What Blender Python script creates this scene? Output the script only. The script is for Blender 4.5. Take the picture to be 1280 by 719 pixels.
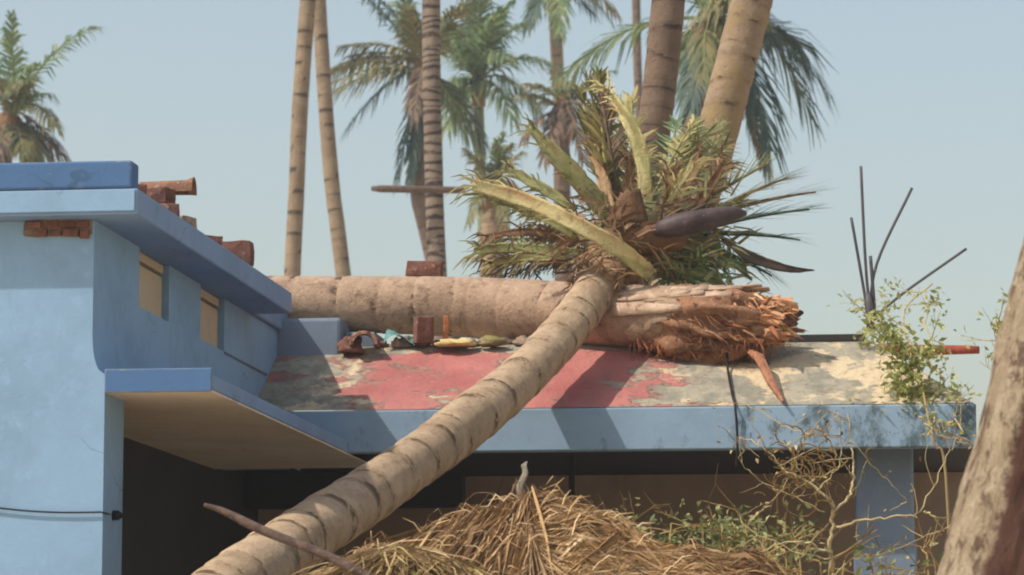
import bpy, math, random
from mathutils import Vector, Matrix, noise
random.seed(7)
scn = bpy.context.scene
col = scn.collection
for o in list(bpy.data.objects): bpy.data.objects.remove(o, do_unlink=True)

# ------------------------------------------------------------------ camera
F_PX, W_PX, H_PX = 4100.0, 1280.0, 719.0
VX, VY = 1150.0, 900.0                      # vanishing point of the house's depth lines
PITCH = math.atan((VY - H_PX/2)/F_PX)
YAW_H = math.atan((VX - W_PX/2)/F_PX*math.cos(PITCH))
CAM = Vector((0, 0, 1.5))
cam = bpy.data.cameras.new('camera'); camo = bpy.data.objects.new('camera', cam); col.objects.link(camo)
camo.location = CAM; camo.rotation_euler = (math.pi/2 + PITCH, 0, 0)
cam.sensor_width = 36; cam.lens = F_PX/W_PX*36; cam.clip_start = .1; cam.clip_end = 6000
cam.dof.use_dof = True; cam.dof.focus_distance = 16.5; cam.dof.aperture_fstop = 6.3
scn.camera = camo

# ------------------------------------------------------------------ light
def hdir(du, dv, dz):                       # house frame -> world
    c, s = math.cos(YAW_H), math.sin(YAW_H)
    return Vector((du*c + dv*s, -du*s + dv*c, dz))
SUN = hdir(.72, .42, -1).normalized()       # direction the light travels
el = math.asin(-SUN.z); az = math.atan2(-SUN.x, -SUN.y)
w = bpy.data.worlds.new('World'); scn.world = w; w.use_nodes = True
nt = w.node_tree; bg = nt.nodes['Background']
sky = nt.nodes.new('ShaderNodeTexSky'); sky.sky_type = 'NISHITA'; sky.sun_disc = False
sky.sun_elevation = el; sky.sun_rotation = az
sky.air_density = 1.5; sky.dust_density = 2.5; sky.ozone_density = 1.0; sky.altitude = 0
hs = nt.nodes.new('ShaderNodeHueSaturation'); hs.inputs['Saturation'].default_value = .84
nt.links.new(sky.outputs[0], hs.inputs['Color']); nt.links.new(hs.outputs[0], bg.inputs[0]); bg.inputs[1].default_value = .130
sl = bpy.data.lights.new('sun', 'SUN'); so = bpy.data.objects.new('sun', sl); col.objects.link(so)
sl.energy = 3.8; sl.angle = math.radians(.8); sl.color = (1, .945, .86)
so.rotation_euler = SUN.to_track_quat('-Z', 'Y').to_euler(); so.location = (-8, -5, 20)
vs = scn.view_settings; vs.view_transform = 'Standard'; vs.look = 'None'; vs.exposure = .22; vs.gamma = 1
vs.use_curve_mapping = False
scn.render.engine = 'CYCLES'
scn.cycles.filter_width = 2.0

# ------------------------------------------------------------------ helpers
def P(px, py, Y):                           # a place seen at pixel (px,py) of the photo, Y metres from the camera
    x = (px - W_PX/2)/F_PX; y = -(py - H_PX/2)/F_PX
    d = Vector((x, math.cos(PITCH) - y*math.sin(PITCH), math.sin(PITCH) + y*math.cos(PITCH)))
    return CAM + d*(Y/d.y)
O = P(165, 200, 13.8); O.z = 0              # house origin: outer corner of the upper roof slab
def H(u, v, z):
    c, s = math.cos(YAW_H), math.sin(YAW_H)
    return Vector((O.x + u*c + v*s, O.y - u*s + v*c, z))
R = random.Random(3)
def rnd(a, b): return R.uniform(a, b)
def nz(p, s=1): return noise.noise(Vector(p)*s)

class MB:
    def __init__(s): s.v = []; s.f = []; s.at = {}; s.sm = True
    def add(s, vs, fs, **at):
        b = len(s.v); s.v += [Vector(x) for x in vs]; s.f += [tuple(i + b for i in f) for f in fs]
        for k, val in at.items():
            L = s.at.setdefault(k, [])
            L += [0.0]*(b - len(L))
            L += list(val) if isinstance(val, (list, tuple)) else [val]*len(vs)
    def box(s, a, b, jit=0, **at):
        x0, y0, z0 = a; x1, y1, z1 = b
        vs = [(x, y, z) for z in (z0, z1) for y in (y0, y1) for x in (x0, x1)]
        if jit: vs = [(x + rnd(-jit, jit), y + rnd(-jit, jit), z + rnd(-jit, jit)) for x, y, z in vs]
        s.add(vs, [(0,2,3,1),(4,5,7,6),(0,1,5,4),(2,6,7,3),(0,4,6,2),(1,3,7,5)], **at)
    def tube(s, pts, rad, n=8, cap=True, wob=0, seed=0, **at):
        pts = [Vector(p) for p in pts]
        if not isinstance(rad, (list, tuple)): rad = [rad]*len(pts)
        t0 = (pts[1] - pts[0]).normalized()
        nrm = t0.orthogonal().normalized()
        vs = []; m = len(pts); L = 0; ln = []
        for i, p in enumerate(pts):
            t = (pts[min(i+1, m-1)] - pts[max(i-1, 0)]).normalized()
            nrm = (nrm - t*nrm.dot(t)).normalized(); bi = t.cross(nrm)
            if i: L += (p - pts[i-1]).length
            for k in range(n):
                a = 2*math.pi*k/n
                r = rad[i]
                if wob: r *= 1 + wob*nz((math.cos(a)*1.3 + seed, math.sin(a)*1.3, L*3))
                vs.append(p + (nrm*math.cos(a) + bi*math.sin(a))*r); ln.append(L)
        fs = [(i*n + k, i*n + (k+1) % n, (i+1)*n + (k+1) % n, (i+1)*n + k) for i in range(m-1) for k in range(n)]
        if cap: fs += [tuple(range(n-1, -1, -1)), tuple((m-1)*n + k for k in range(n))]
        s.add(vs, fs, len=ln, **at)
    def ribbon(s, pts, wid, side, fold=0, **at):
        pts = [Vector(p) for p in pts]; m = len(pts)
        if not isinstance(wid, (list, tuple)): wid = [wid]*m
        vs = []
        for i, p in enumerate(pts):
            t = (pts[min(i+1, m-1)] - pts[max(i-1, 0)])
            sd = (side - t*(side.dot(t)/max(t.length_squared, 1e-9)))
            sd = sd.normalized() if sd.length > 1e-6 else t.orthogonal().normalized()
            vs += [p - sd*wid[i]/2, p + sd*wid[i]/2]
        s.add(vs, [(2*i, 2*i+1, 2*i+3, 2*i+2) for i in range(m-1)], **at)
    def build(s, name, mat, parent=None, smooth=None, bevel=0):
        off = parent.location if (parent is not None and not parent.get('_local')) else Vector((0,0,0))
        me = bpy.data.meshes.new(name); me.from_pydata([tuple(v - off) for v in s.v], [], s.f)
        for k, L in s.at.items():
            a = me.attributes.new(k, 'FLOAT', 'POINT'); L = L + [0.0]*(len(s.v) - len(L))
            a.data.foreach_set('value', L)
        if smooth if smooth is not None else s.sm:
            me.polygons.foreach_set('use_smooth', [True]*len(me.polygons))
        me.materials.append(mat); me.update()
        o = bpy.data.objects.new(name, me); col.objects.link(o)
        if parent is not None: o.parent = parent
        if bevel:
            b = o.modifiers.new('bevel', 'BEVEL'); b.width = bevel; b.segments = 2; b.limit_method = 'ANGLE'
        return o
def boxpart(name, a, b, mat, parent, bevel=.006):
    m = MB(); m.box(a, b); return m.build(name, mat, parent, smooth=False, bevel=bevel)
def tag(o, label, cat, group=None, kind=None):
    if label: o['label'] = label
    if cat: o['category'] = cat
    if group: o['group'] = group
    if kind: o['kind'] = kind
    return o
def empty(name, loc, label, cat, group=None):
    e = bpy.data.objects.new(name, None); col.objects.link(e); e.location = loc; e.empty_display_size = .2
    return tag(e, label, cat, group)
def spline(pts, n):                         # Catmull-Rom through points, n samples per span
    pts = [Vector(p) for p in pts]; out = []
    q = [pts[0]*2 - pts[1]] + pts + [pts[-1]*2 - pts[-2]]
    for i in range(1, len(q) - 2):
        a, b, c, d = q[i-1:i+3]
        for k in range(n):
            t = k/n
            out.append(.5*((2*b) + (c - a)*t + (2*a - 5*b + 4*c - d)*t*t + (3*b - a - 3*c + d)*t**3))
    out.append(pts[-1]); return out

# ------------------------------------------------------------------ materials
def srgb(r, g, b):
    f = lambda c: (c/255/12.92) if c/255 <= .04045 else ((c/255 + .055)/1.055)**2.4
    return (f(r), f(g), f(b), 1)
class NT:
    def __init__(s, name):
        s.m = bpy.data.materials.new(name); s.m.use_nodes = True; s.t = s.m.node_tree
        s.b = s.t.nodes['Principled BSDF']; s.tc = s.t.nodes.new('ShaderNodeTexCoord')
        s.b.inputs['Specular IOR Level'].default_value = .25
    def n(s, typ, **kw):
        x = s.t.nodes.new('ShaderNode' + typ)
        for k, v in kw.items(): setattr(x, k, v)
        return x
    def l(s, a, b): s.t.links.new(a, b)
    def coords(s, stretch=(1,1,1)):
        mp = s.n('Mapping'); mp.inputs['Scale'].default_value = stretch
        s.l(s.tc.outputs['Object'], mp.inputs[0]); return mp.outputs[0]
    def noise(s, scale, detail=5, rough=.6, co=None, dist=0):
        x = s.n('TexNoise'); x.inputs['Scale'].default_value = scale; x.inputs['Detail'].default_value = detail
        x.inputs['Roughness'].default_value = rough; x.inputs['Distortion'].default_value = dist
        s.l(co if co else s.tc.outputs['Object'], x.inputs['Vector']); return x.outputs['Fac']
    def ramp(s, fac, stops):
        x = s.n('ValToRGB'); cr = x.color_ramp
        while len(cr.elements) < len(stops): cr.elements.new(.5)
        for e, (p, c) in zip(cr.elements, stops): e.position = p; e.color = c if len(c) == 4 else (*c, 1)
        s.l(fac, x.inputs[0]); return x.outputs[0]
    def mask(s, fac, lo, hi):
        x = s.n('MapRange'); x.inputs['From Min'].default_value = lo; x.inputs['From Max'].default_value = hi
        x.interpolation_type = 'SMOOTHSTEP'; s.l(fac, x.inputs[0]); return x.outputs[0]
    def mix(s, fac, a, b, mode='MIX'):
        x = s.n('Mix', data_type='RGBA', blend_type=mode)
        for inp, v in ((x.inputs[0], fac), (x.inputs[6], a), (x.inputs[7], b)):
            if hasattr(v, 'is_linked'): s.l(v, inp)
            else: inp.default_value = v
        return x.outputs[2]
    def math(s, op, a, b=0.0):
        x = s.n('Math', operation=op)
        for inp, v in ((x.inputs[0], a), (x.inputs[1], b)):
            if hasattr(v, 'is_linked'): s.l(v, inp)
            else: inp.default_value = v
        return x.outputs[0]
    def attr(s, name):
        x = s.n('Attribute'); x.attribute_name = name; return x.outputs['Fac']
    def objrand(s):
        return s.n('ObjectInfo').outputs['Random']
    def bump(s, h, strength=.3, dist=.01):
        x = s.n('Bump'); x.inputs['Strength'].default_value = strength; x.inputs['Distance'].default_value = dist
        s.l(h, x.inputs['Height']); s.l(x.outputs[0], s.b.inputs['Normal'])
    def edge(s, radius):                      # 0 on flats, toward 1 along worn corners
        bv = s.n('Bevel'); bv.samples = 4; bv.inputs['Radius'].default_value = radius; ge = s.n('NewGeometry')
        d = s.n('VectorMath', operation='DOT_PRODUCT'); s.l(bv.outputs[0], d.inputs[0]); s.l(ge.outputs['True Normal'], d.inputs[1])
        return s.math('SUBTRACT', 1.0, d.outputs['Value'])
    def out(s, colr, rough=.8):
        s.l(colr, s.b.inputs['Base Color']); s.b.inputs['Roughness'].default_value = rough; return s.m
def sc(c, k): return (c[0]*k, c[1]*k, c[2]*k, 1)

def paint(name, c, dirt, stain=.0, chips=None, bump=.25, wear=None):
    m = NT(name)
    a = m.noise(1.7, 6, .65); k = m.mix(m.mask(a, .38, .72), c, sc(c, .84))
    k = m.mix(m.mask(m.noise(14, 6, .7), .5, .8), k, sc(c, 1.1))
    co = m.coords((7, 7, .7))
    k = m.mix(m.math('MULTIPLY', m.mask(m.noise(1.3, 7, .7, co), .56, .8), .35), k, dirt)     # rain streaks
    k = m.mix(m.math('MULTIPLY', m.mask(m.noise(5, 8, .75), .60, .72), .35 + stain), k, dirt)
    if chips: k = m.mix(m.mask(m.noise(9, 8, .7), .66, .69), k, chips)
    dn = m.mask(m.noise(2.6, 9, .75, m.coords((1, 1, .5)), .6), .55, .72); k = m.mix(m.math('MULTIPLY', dn, .28), k, sc(dirt, .7))
    cr_ = m.n('TexVoronoi', feature='DISTANCE_TO_EDGE'); cr_.inputs['Scale'].default_value = 1.1
    wv_ = m.n('Mix', data_type='VECTOR'); wv_.inputs[0].default_value = .12; m.l(m.tc.outputs['Object'], wv_.inputs[4]); nn_ = m.n('TexNoise'); nn_.inputs['Scale'].default_value = 6; m.l(m.tc.outputs['Object'], nn_.inputs['Vector']); m.l(nn_.outputs['Color'], wv_.inputs[5]); m.l(wv_.outputs[1], cr_.inputs['Vector'])
    ck = m.math('MULTIPLY', m.mask(cr_.outputs['Distance'], .0045, .001), m.mask(m.noise(1.4, 4), .48, .6)); k = m.mix(m.math('MULTIPLY', ck, .55), k, sc(dirt, .5))
    if wear: k = m.mix(m.mask(m.math('ADD', m.math('MULTIPLY', m.edge(.012), 1.6), m.noise(11, 8, .7)), .68, .78), k, wear)
    m.bump(m.noise(60, 6, .6), bump, .006)
    return m.out(k, .85)
M = {}
M['blue_wall'] = paint('blue_wall', srgb(134, 165, 192), srgb(116, 138, 154), 0)
M['blue_trim'] = paint('blue_trim', srgb(76, 108, 148), srgb(68, 88, 106), .1, srgb(146, 156, 160), wear=srgb(166, 156, 136))
M['blue_side'] = paint('blue_side', srgb(124, 148, 178), srgb(106, 116, 122), .1, wear=srgb(138, 146, 150))
M['soffit'] = paint('soffit', srgb(216, 202, 184), srgb(140, 124, 108), .1)
M['cream'] = paint('cream', srgb(192, 174, 148), srgb(150, 132, 110), .2)
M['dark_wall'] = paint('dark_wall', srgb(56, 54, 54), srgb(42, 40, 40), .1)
M['brown_wall'] = paint('brown_wall', srgb(148, 128, 112), srgb(104, 90, 80), .2)
M['grey_blue'] = paint('grey_blue', srgb(116, 128, 142), srgb(90, 96, 100), .2)

# fascia: blue with algae and dirt that thickens toward the far right end
m = NT('fascia_paint')
sx = m.n('SeparateXYZ'); m.l(m.tc.outputs['Object'], sx.inputs[0])
c0 = srgb(138, 160, 178)
k = m.mix(m.mask(m.noise(3, 6, .65), .4, .7), c0, sc(c0, .86))
gu = m.mask(sx.outputs[0], 1.6, 3.0)
st = m.math('ADD', m.noise(5.5, 9, .72, m.coords((1, 1, .55))), m.math('MULTIPLY', gu, .13))
k = m.mix(m.mask(st, .58, .72), k, srgb(78, 92, 96))
k = m.mix(m.mask(m.math('ADD', m.noise(16, 8, .7), m.math('MULTIPLY', gu, .07)), .66, .72), k, srgb(44, 52, 48))
k = m.mix(m.mask(m.noise(13, 7, .7, m.coords((1, 1, 2))), .68, .71), k, srgb(178, 186, 188))
m.bump(m.noise(50, 6, .6), .25, .006); k = m.mix(m.mask(m.math('ADD', m.math('MULTIPLY', m.edge(.012), 1.6), m.noise(9, 8, .7)), .66, .76), k, srgb(150, 150, 140)); M['fascia'] = m.out(k, .8)

# red painted slope with worn-off grey and cream patches
m = NT('worn_red_paint')
sx = m.n('SeparateXYZ'); m.l(m.tc.outputs['Object'], sx.inputs[0])
red = m.mix(m.mask(m.noise(2.2, 6, .6), .35, .7), srgb(178, 112, 104), srgb(158, 92, 86))
red = m.mix(m.mask(m.noise(26, 6, .7), .55, .75), red, srgb(182, 116, 104))
gl = m.mask(sx.outputs[0], .62, .05); gr = m.mask(sx.outputs[0], 1.55, 2.55)
gb = m.mask(sx.outputs[1], 4.16, 4.28)
gf = m.math('MULTIPLY', m.mask(sx.outputs[1], 3.72, 3.58), m.mask(sx.outputs[0], 1.2, .8))
wear = m.math('ADD', m.noise(4.2, 9, .68, m.coords((1, 1.6, 1)), .3),
              m.math('ADD', m.math('MULTIPLY', gl, .20), m.math('ADD', m.math('MULTIPLY', gr, .36),
              m.math('ADD', m.math('MULTIPLY', gb, .22), m.math('MULTIPLY', gf, .10)))))
grey = m.mix(m.mask(m.noise(7, 8, .7), .42, .6), srgb(158, 148, 128), srgb(130, 126, 110))
grey = m.mix(m.mask(m.noise(18, 8, .7), .58, .70), grey, srgb(100, 90, 78))
cr = m.mask(m.math('ADD', m.noise(3.4, 7, .6), m.math('MULTIPLY', m.mask(sx.outputs[0], 2.4, 2.8), .08)), .56, .61)
cream = m.mix(m.mask(m.noise(11, 8, .7), .5, .68), srgb(198, 178, 144), srgb(150, 124, 104))
grey = m.mix(cr, grey, cream)
k = m.mix(m.mask(wear, .55, .70), red, grey)
k = m.mix(m.math('MULTIPLY', m.mask(m.noise(9, 9, .78, m.coords((1.6, .6, 1)), .5), .48, .68), .5), k, srgb(116, 98, 84))
m.bump(m.math('ADD', m.math('MULTIPLY', m.mask(wear, .6, .645), -.8), m.noise(30, 6, .6)), .7, .014)
M['red'] = m.out(k, .85)

def earthen(name, c1, c2, c3, scale=14, bump=.6, rough=.9):
    m = NT(name)
    k = m.mix(m.mask(m.noise(scale, 7, .7), .38, .66), c1, c2)
    k = m.mix(m.mask(m.noise(scale*2.3, 7, .7), .56, .68), k, c3)
    vv = m.n('HueSaturation'); m.l(k, vv.inputs['Color'])
    m.l(m.math('ADD', m.math('MULTIPLY', m.objrand(), .5), .72), vv.inputs['Value'])
    m.bump(m.noise(scale*4, 7, .65), bump, .01); return m.out(vv.outputs[0], rough)
M['brick'] = earthen('fired_brick', srgb(128, 86, 72), srgb(98, 66, 57), srgb(156, 128, 110))
M['terracotta'] = earthen('terracotta', srgb(158, 116, 90), srgb(116, 82, 66), srgb(188, 160, 132))
M['mortar'] = earthen('mortar', srgb(150, 134, 116), srgb(120, 100, 86), srgb(80, 62, 52), 20)
M['soil'] = earthen('sandy_soil', srgb(204, 186, 158), srgb(184, 164, 136), srgb(150, 140, 108), 1.4, .4)
M['wood_dark'] = earthen('weathered_wood', srgb(96, 78, 68), srgb(70, 56, 50), srgb(126, 108, 94), 20)
M['rust'] = earthen('rusty_steel', srgb(92, 92, 98), srgb(100, 88, 84), srgb(74, 74, 80), 40, .3, .6)
M['orange_wood'] = earthen('fresh_split_wood', srgb(180, 114, 78), srgb(150, 90, 60), srgb(200, 146, 106), 30)
M['red_wood'] = earthen('red_brown_wood', srgb(146, 70, 54), srgb(120, 58, 46), srgb(160, 96, 72), 20)
M['black'] = earthen('black_rubber', srgb(36, 36, 38), srgb(30, 30, 32), srgb(44, 44, 46), 20, .1, .6)
M['teal'] = earthen('teal_cloth', srgb(104, 146, 142), srgb(86, 124, 124), srgb(130, 160, 152), 9, .5)
M['husk'] = earthen('coconut_husk', srgb(204, 186, 128), srgb(176, 150, 96), srgb(150, 116, 72), 16)

def trunkmat(name, c1, c2, dark, gate=(.42, .56), moss=None, band=.74, blot=0):
    m = NT(name)
    ph = m.attr('ring'); ln = m.attr('len')
    k = m.mix(m.mask(m.noise(5, 7, .65), .36, .66), c1, c2)
    k = m.mix(m.math('MULTIPLY', m.mask(m.noise(24, 8, .72), .5, .72), .55), k, dark)
    k = m.mix(m.math('MULTIPLY', m.mask(m.noise(55, 6, .7), .54, .7), .5), k, sc(c1, 1.12))
    g = m.mask(m.noise(8, 7, .72, None, .5), *gate)
    rd = m.math('MULTIPLY', m.mask(ph, band, band + .16), g)
    k = m.mix(m.math('MULTIPLY', rd, .92), k, sc(dark, .5))
    k = m.mix(m.math('MULTIPLY', m.mask(ph, .45, 1), .25), k, dark)
    if blot: k = m.mix(m.math('MULTIPLY', m.mask(m.noise(6.5, 9, .75, None, .6), .52, .66), blot), k, sc(dark, .8)); k = m.mix(m.math('MULTIPLY', m.mask(m.noise(10, 8, .7, None, .4), .56, .7), blot), k, sc(c1, 1.25))
    if moss: k = m.mix(m.mask(m.noise(3.4, 8, .7), .52, .64), k, moss)
    m.bump(m.math('ADD', m.noise(45, 8, .7), m.math('MULTIPLY', m.noise(9, 6, .65), 1.5)), .7, .012)
    return m.out(k, .9)
M['trunk_tan'] = trunkmat('tan_palm_bark', srgb(182, 156, 126), srgb(158, 132, 104), srgb(108, 84, 62), (.47, .53), blot=.4)
M['trunk_pink'] = trunkmat('pinkish_palm_bark', srgb(180, 152, 126), srgb(156, 130, 108), srgb(104, 78, 62), (.54, .62), blot=.6)
M['trunk_brown'] = trunkmat('brown_palm_bark', srgb(118, 98, 82), srgb(100, 82, 68), srgb(68, 54, 46), (.4, .55))
M['trunk_moss'] = trunkmat('mossy_palm_bark', srgb(150, 128, 104), srgb(128, 108, 86), srgb(88, 70, 54), (.45, .6), srgb(140, 118, 84))
M['trunk_far'] = trunkmat('far_palm_bark', srgb(144, 126, 104), srgb(126, 108, 88), srgb(92, 78, 64), (.3, .5))
M['trunk_banded'] = trunkmat('banded_palm_bark', srgb(132, 116, 102), srgb(110, 96, 84), srgb(74, 62, 54), (.3, .5), band=.55)
M['trunk_green'] = trunkmat('green_palm_stem', srgb(132, 138, 104), srgb(116, 122, 90), srgb(90, 94, 70), (.4, .55))

# coarse peeling bark of the trunk in the right foreground
m = NT('peeling_bark')
co = m.coords((1, 1, .35))
k = m.mix(m.mask(m.noise(7, 8, .7, co), .36, .62), srgb(204, 184, 154), srgb(172, 148, 120))
k = m.mix(m.mask(m.noise(16, 9, .75, co), .50, .60), k, srgb(118, 94, 76))
k = m.mix(m.mask(m.noise(5, 9, .75, co, .8), .60, .66), k, srgb(84, 66, 54))
k = m.mix(m.mask(m.noise(28, 8, .7), .56, .66), k, srgb(206, 188, 160))
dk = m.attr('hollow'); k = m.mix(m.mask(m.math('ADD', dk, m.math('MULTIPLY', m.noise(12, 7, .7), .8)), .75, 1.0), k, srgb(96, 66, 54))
m.bump(m.math('ADD', m.noise(30, 8, .7, co), m.noise(8, 6, .7, co)), 1.0, .06); M['bark'] = m.out(k, .95)

# torn wood: bark to fibrous orange brown, by how far the tissue is torn
m = NT('torn_palm_wood')
k = m.mix(m.mask(m.noise(9, 8, .7), .35, .65), srgb(170, 126, 96), srgb(132, 94, 70))
k = m.mix(m.mask(m.noise(26, 8, .72), .54, .66), k, srgb(184, 142, 108))
k = m.mix(m.mask(m.noise(15, 8, .72), .57, .68), k, srgb(78, 48, 36))
m.bump(m.noise(40, 8, .7), 1, .02); M['torn'] = m.out(k, .95)

def leafmat(name, stops, trans=.3, rough=.55, bump=0):
    m = NT(name)
    k = m.ramp(m.attr('var'), stops)
    k = m.mix(m.math('MULTIPLY', m.mask(m.noise(12, 5, .6), .5, .7), .5), k, sc(stops[0][1], .8))
    if bump:
        k = m.mix(m.math('MULTIPLY', m.mask(m.noise(22, 8, .75, None, .8), .54, .66), .6), k, sc(stops[0][1], .55)); m.bump(m.noise(48, 8, .7), bump, .012)
    m.out(k, rough)
    tr = m.n('BsdfTranslucent'); m.l(k, tr.inputs[0]); mx = m.n('MixShader'); mx.inputs[0].default_value = trans
    o = m.t.nodes['Material Output']; m.l(m.b.outputs[0], mx.inputs[1]); m.l(tr.outputs[0], mx.inputs[2]); m.l(mx.outputs[0], o.inputs[0])
    return m.m
M['leaf'] = leafmat('palm_leaf', [(0, srgb(84, 108, 76)), (.5, srgb(120, 140, 94)), (.8, srgb(156, 160, 110)), (1, srgb(176, 156, 112))], .42)
M['leaf_dull'] = leafmat('dull_palm_leaf', [(0, srgb(88, 98, 66)), (.5, srgb(128, 126, 82)), (1, srgb(160, 134, 92))])
M['leaf_blue'] = leafmat('dark_palm_leaf', [(0, srgb(56, 78, 72)), (.6, srgb(78, 98, 84)), (1, srgb(112, 120, 94))])
M['leaf_dead'] = leafmat('dead_palm_leaf', [(0, srgb(70, 60, 54)), (.5, srgb(110, 92, 76)), (1, srgb(150, 124, 94))], .15, .8)
M['petiole'] = leafmat('pale_green_frond_stalk', [(0, srgb(144, 132, 84)), (.3, srgb(182, 174, 114)), (.55, srgb(216, 202, 146)), (.8, srgb(208, 184, 130)), (1, srgb(190, 150, 104))], .1, .7, .8)
M['petiole_green'] = leafmat('green_frond_stalk', [(0, srgb(120, 114, 70)), (.4, srgb(164, 166, 108)), (.7, srgb(194, 192, 136)), (1, srgb(182, 148, 100))], .1, .7, .8)
M['sheath'] = leafmat('brown_leaf_sheath', [(0, srgb(92, 68, 50)), (.5, srgb(140, 104, 74)), (1, srgb(190, 156, 118))], .1, .9, .9)
M['spathe'] = earthen('dark_spathe', srgb(76, 62, 60), srgb(56, 44, 44), srgb(104, 88, 82), 7, .5, .5)
M['straw'] = leafmat('dry_straw', [(0, srgb(92, 70, 52)), (.3, srgb(150, 118, 82)), (.65, srgb(192, 156, 110)), (1, srgb(222, 194, 152))], .12, .8)
M['straw_core'] = earthen('matted_straw', srgb(120, 86, 54), srgb(90, 64, 42), srgb(150, 112, 70), 22, .9)
M['straw_pale'] = leafmat('pale_dry_leaf', [(0, srgb(104, 80, 54)), (.4, srgb(156, 128, 88)), (.75, srgb(188, 160, 112)), (.9, srgb(176, 164, 100)), (1, srgb(208, 186, 146))], .15, .8)
M['lime_leaf'] = leafmat('young_green_leaf', [(0, srgb(128, 136, 74)), (.5, srgb(166, 168, 96)), (1, srgb(196, 192, 130))], .4)
M['bush_leaf'] = leafmat('bush_leaf', [(0, srgb(92, 104, 62)), (.5, srgb(140, 144, 88)), (1, srgb(190, 182, 126))], .4)
M['twig'] = leafmat('dry_twig', [(0, srgb(120, 98, 68)), (.5, srgb(168, 146, 102)), (1, srgb(196, 180, 136))], .0, .8)

M['pale_bark'] = earthen('pale_bark', srgb(184, 158, 134), srgb(156, 128, 104), srgb(116, 88, 68), 12)
M['leaf_yellow'] = leafmat('yellowing_leaf', [(0, srgb(104, 100, 58)), (.5, srgb(156, 146, 86)), (1, srgb(196, 178, 124))], .3)
M['split_wood'] = earthen('dull_split_wood', srgb(164, 112, 82), srgb(128, 84, 62), srgb(190, 148, 114), 26, .9)
M['grey_wood'] = earthen('grey_wood', srgb(158, 146, 130), srgb(124, 112, 98), srgb(186, 176, 160), 30, .9)
M['torn_fibre'] = leafmat('torn_fibre', [(0, srgb(88, 60, 44)), (.3, srgb(146, 104, 76)), (.6, srgb(190, 146, 110)), (.85, srgb(202, 142, 100)), (1, srgb(220, 172, 132))], .0, .9)
M['tendril'] = leafmat('brown_tendril', [(0, srgb(112, 88, 52)), (.5, srgb(150, 120, 70)), (1, srgb(180, 154, 100))], .0, .8)
# ------------------------------------------------------------------ ground
g = MB(); N = 40; S = 2400
gv = []; gf = []
xs = [math.copysign(abs(t)**2.4, t)*S for t in [(-1 + 2*i/N) for i in range(N+1)]]
for j in range(N+1):
    for i in range(N+1):
        x, y = xs[i], xs[j] + 16
        gv.append((x, y, .05*nz((x*.2, y*.2, 0)) - .05))
for j in range(N):
    for i in range(N): a = j*(N+1) + i; gf.append((a, a+1, a+N+2, a+N+1))
g.add(gv, gf); tag(g.build('ground', M['soil']), None, None, kind='structure')

# ------------------------------------------------------------------ the blue house
house = empty('blue_house', (O.x, O.y, 0), 'small blue painted house with raised left block and red sloped porch roof', 'house')
house.rotation_euler = (0, 0, -YAW_H); house['_local'] = 1
UW, VW = -.192, .125                         # side wall plane, front wall plane
def u_side(z):                              # plaster flares out above the door canopy
    if z >= 3.13: return UW
    t = (3.13 - z)/.17; t = min(t, 1); return UW + .06*(1 - math.sqrt(max(0, 1 - t*t)))
wm = MB(); wm.sm = False
zs = [2.885, 2.96, 2.985, 3.01, 3.04, 3.08, 3.13, 3.362, 3.632]
vsn = [VW, .96, 1.56, 2.25, 2.81, 4.6]
wm.box((-4, VW, -.1), (-.134, .47, 2.885))                             # lower front wall and door jamb
for i in range(len(zs) - 1):
    z0, z1 = zs[i], zs[i+1]; a, b = u_side(z0), u_side(z1)
    wm.add([(-4, VW, z0), (a, VW, z0), (b, VW, z1), (-4, VW, z1)], [(0, 1, 2, 3)])
    for j in range(len(vsn) - 1):
        if z0 == 3.362 and j in (1, 3):
            for vv in (vsn[j], vsn[j+1]): wm.add([(a, vv, z0), (b, vv, z1), (b - .09, vv, z1), (a - .09, vv, z0)], [(0, 1, 2, 3)])
            wm.add([(a, vsn[j], z0), (a, vsn[j+1], z0), (a - .09, vsn[j+1], z0), (a - .09, vsn[j], z0)], [(0, 1, 2, 3)])
            continue
        wm.add([(a, vsn[j], z0), (a, vsn[j+1], z0), (b, vsn[j+1], z1), (b, vsn[j], z1)], [(0, 1, 2, 3)])
wm.add([(-4, 4.6, 2.893), (UW, 4.6, 2.893), (UW, 4.6, 3.63), (-4, 4.6, 3.63)], [(0, 1, 2, 3)])
wm.add([(-4, VW, 0), (-4, 4.6, 0), (-4, 4.6, 3.63), (-4, VW, 3.63)], [(0, 1, 2, 3)])
wm.build('wall', M['blue_wall'], house)
for j in (1, 3):                                                       # two small ventilators under the slab
    p = boxpart('ventilator', (UW - .088, vsn[j] + .002, 3.364), (UW - .034, vsn[j+1] - .002, 3.575), M['cream'], house, .004)
    boxpart('lintel', (UW - .088, vsn[j] + .002, 3.590), (UW - .028, vsn[j+1] - .002, 3.631), M['cream'], p, .004)
boxpart('ledge', (UW, 2.81, 3.352), (UW + .010, 3.90, 3.362), M['grey_blue'], house, .003)
# upper roof slab, with the front upstand
boxpart('roof_slab_or_shadow_block', (-4, 0, 3.634), (.028, 3.48, 3.746), M['blue_side'], house, .008)
boxpart('roof_slab_or_shadow_block', (-4, 3.482, 3.634), (-.165, 4.36, 3.83), M['blue_side'], house, .01)  # unseen block added behind the slab to cast shade on the red slope
boxpart('roof_lip', (-4.0, -.007, 3.648), (.016, 0, 3.742), M['blue_wall'], house, .003)
boxpart('parapet', (-4, 0, 3.748), (0, .13, 3.868), M['blue_trim'], house, .01)
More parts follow.
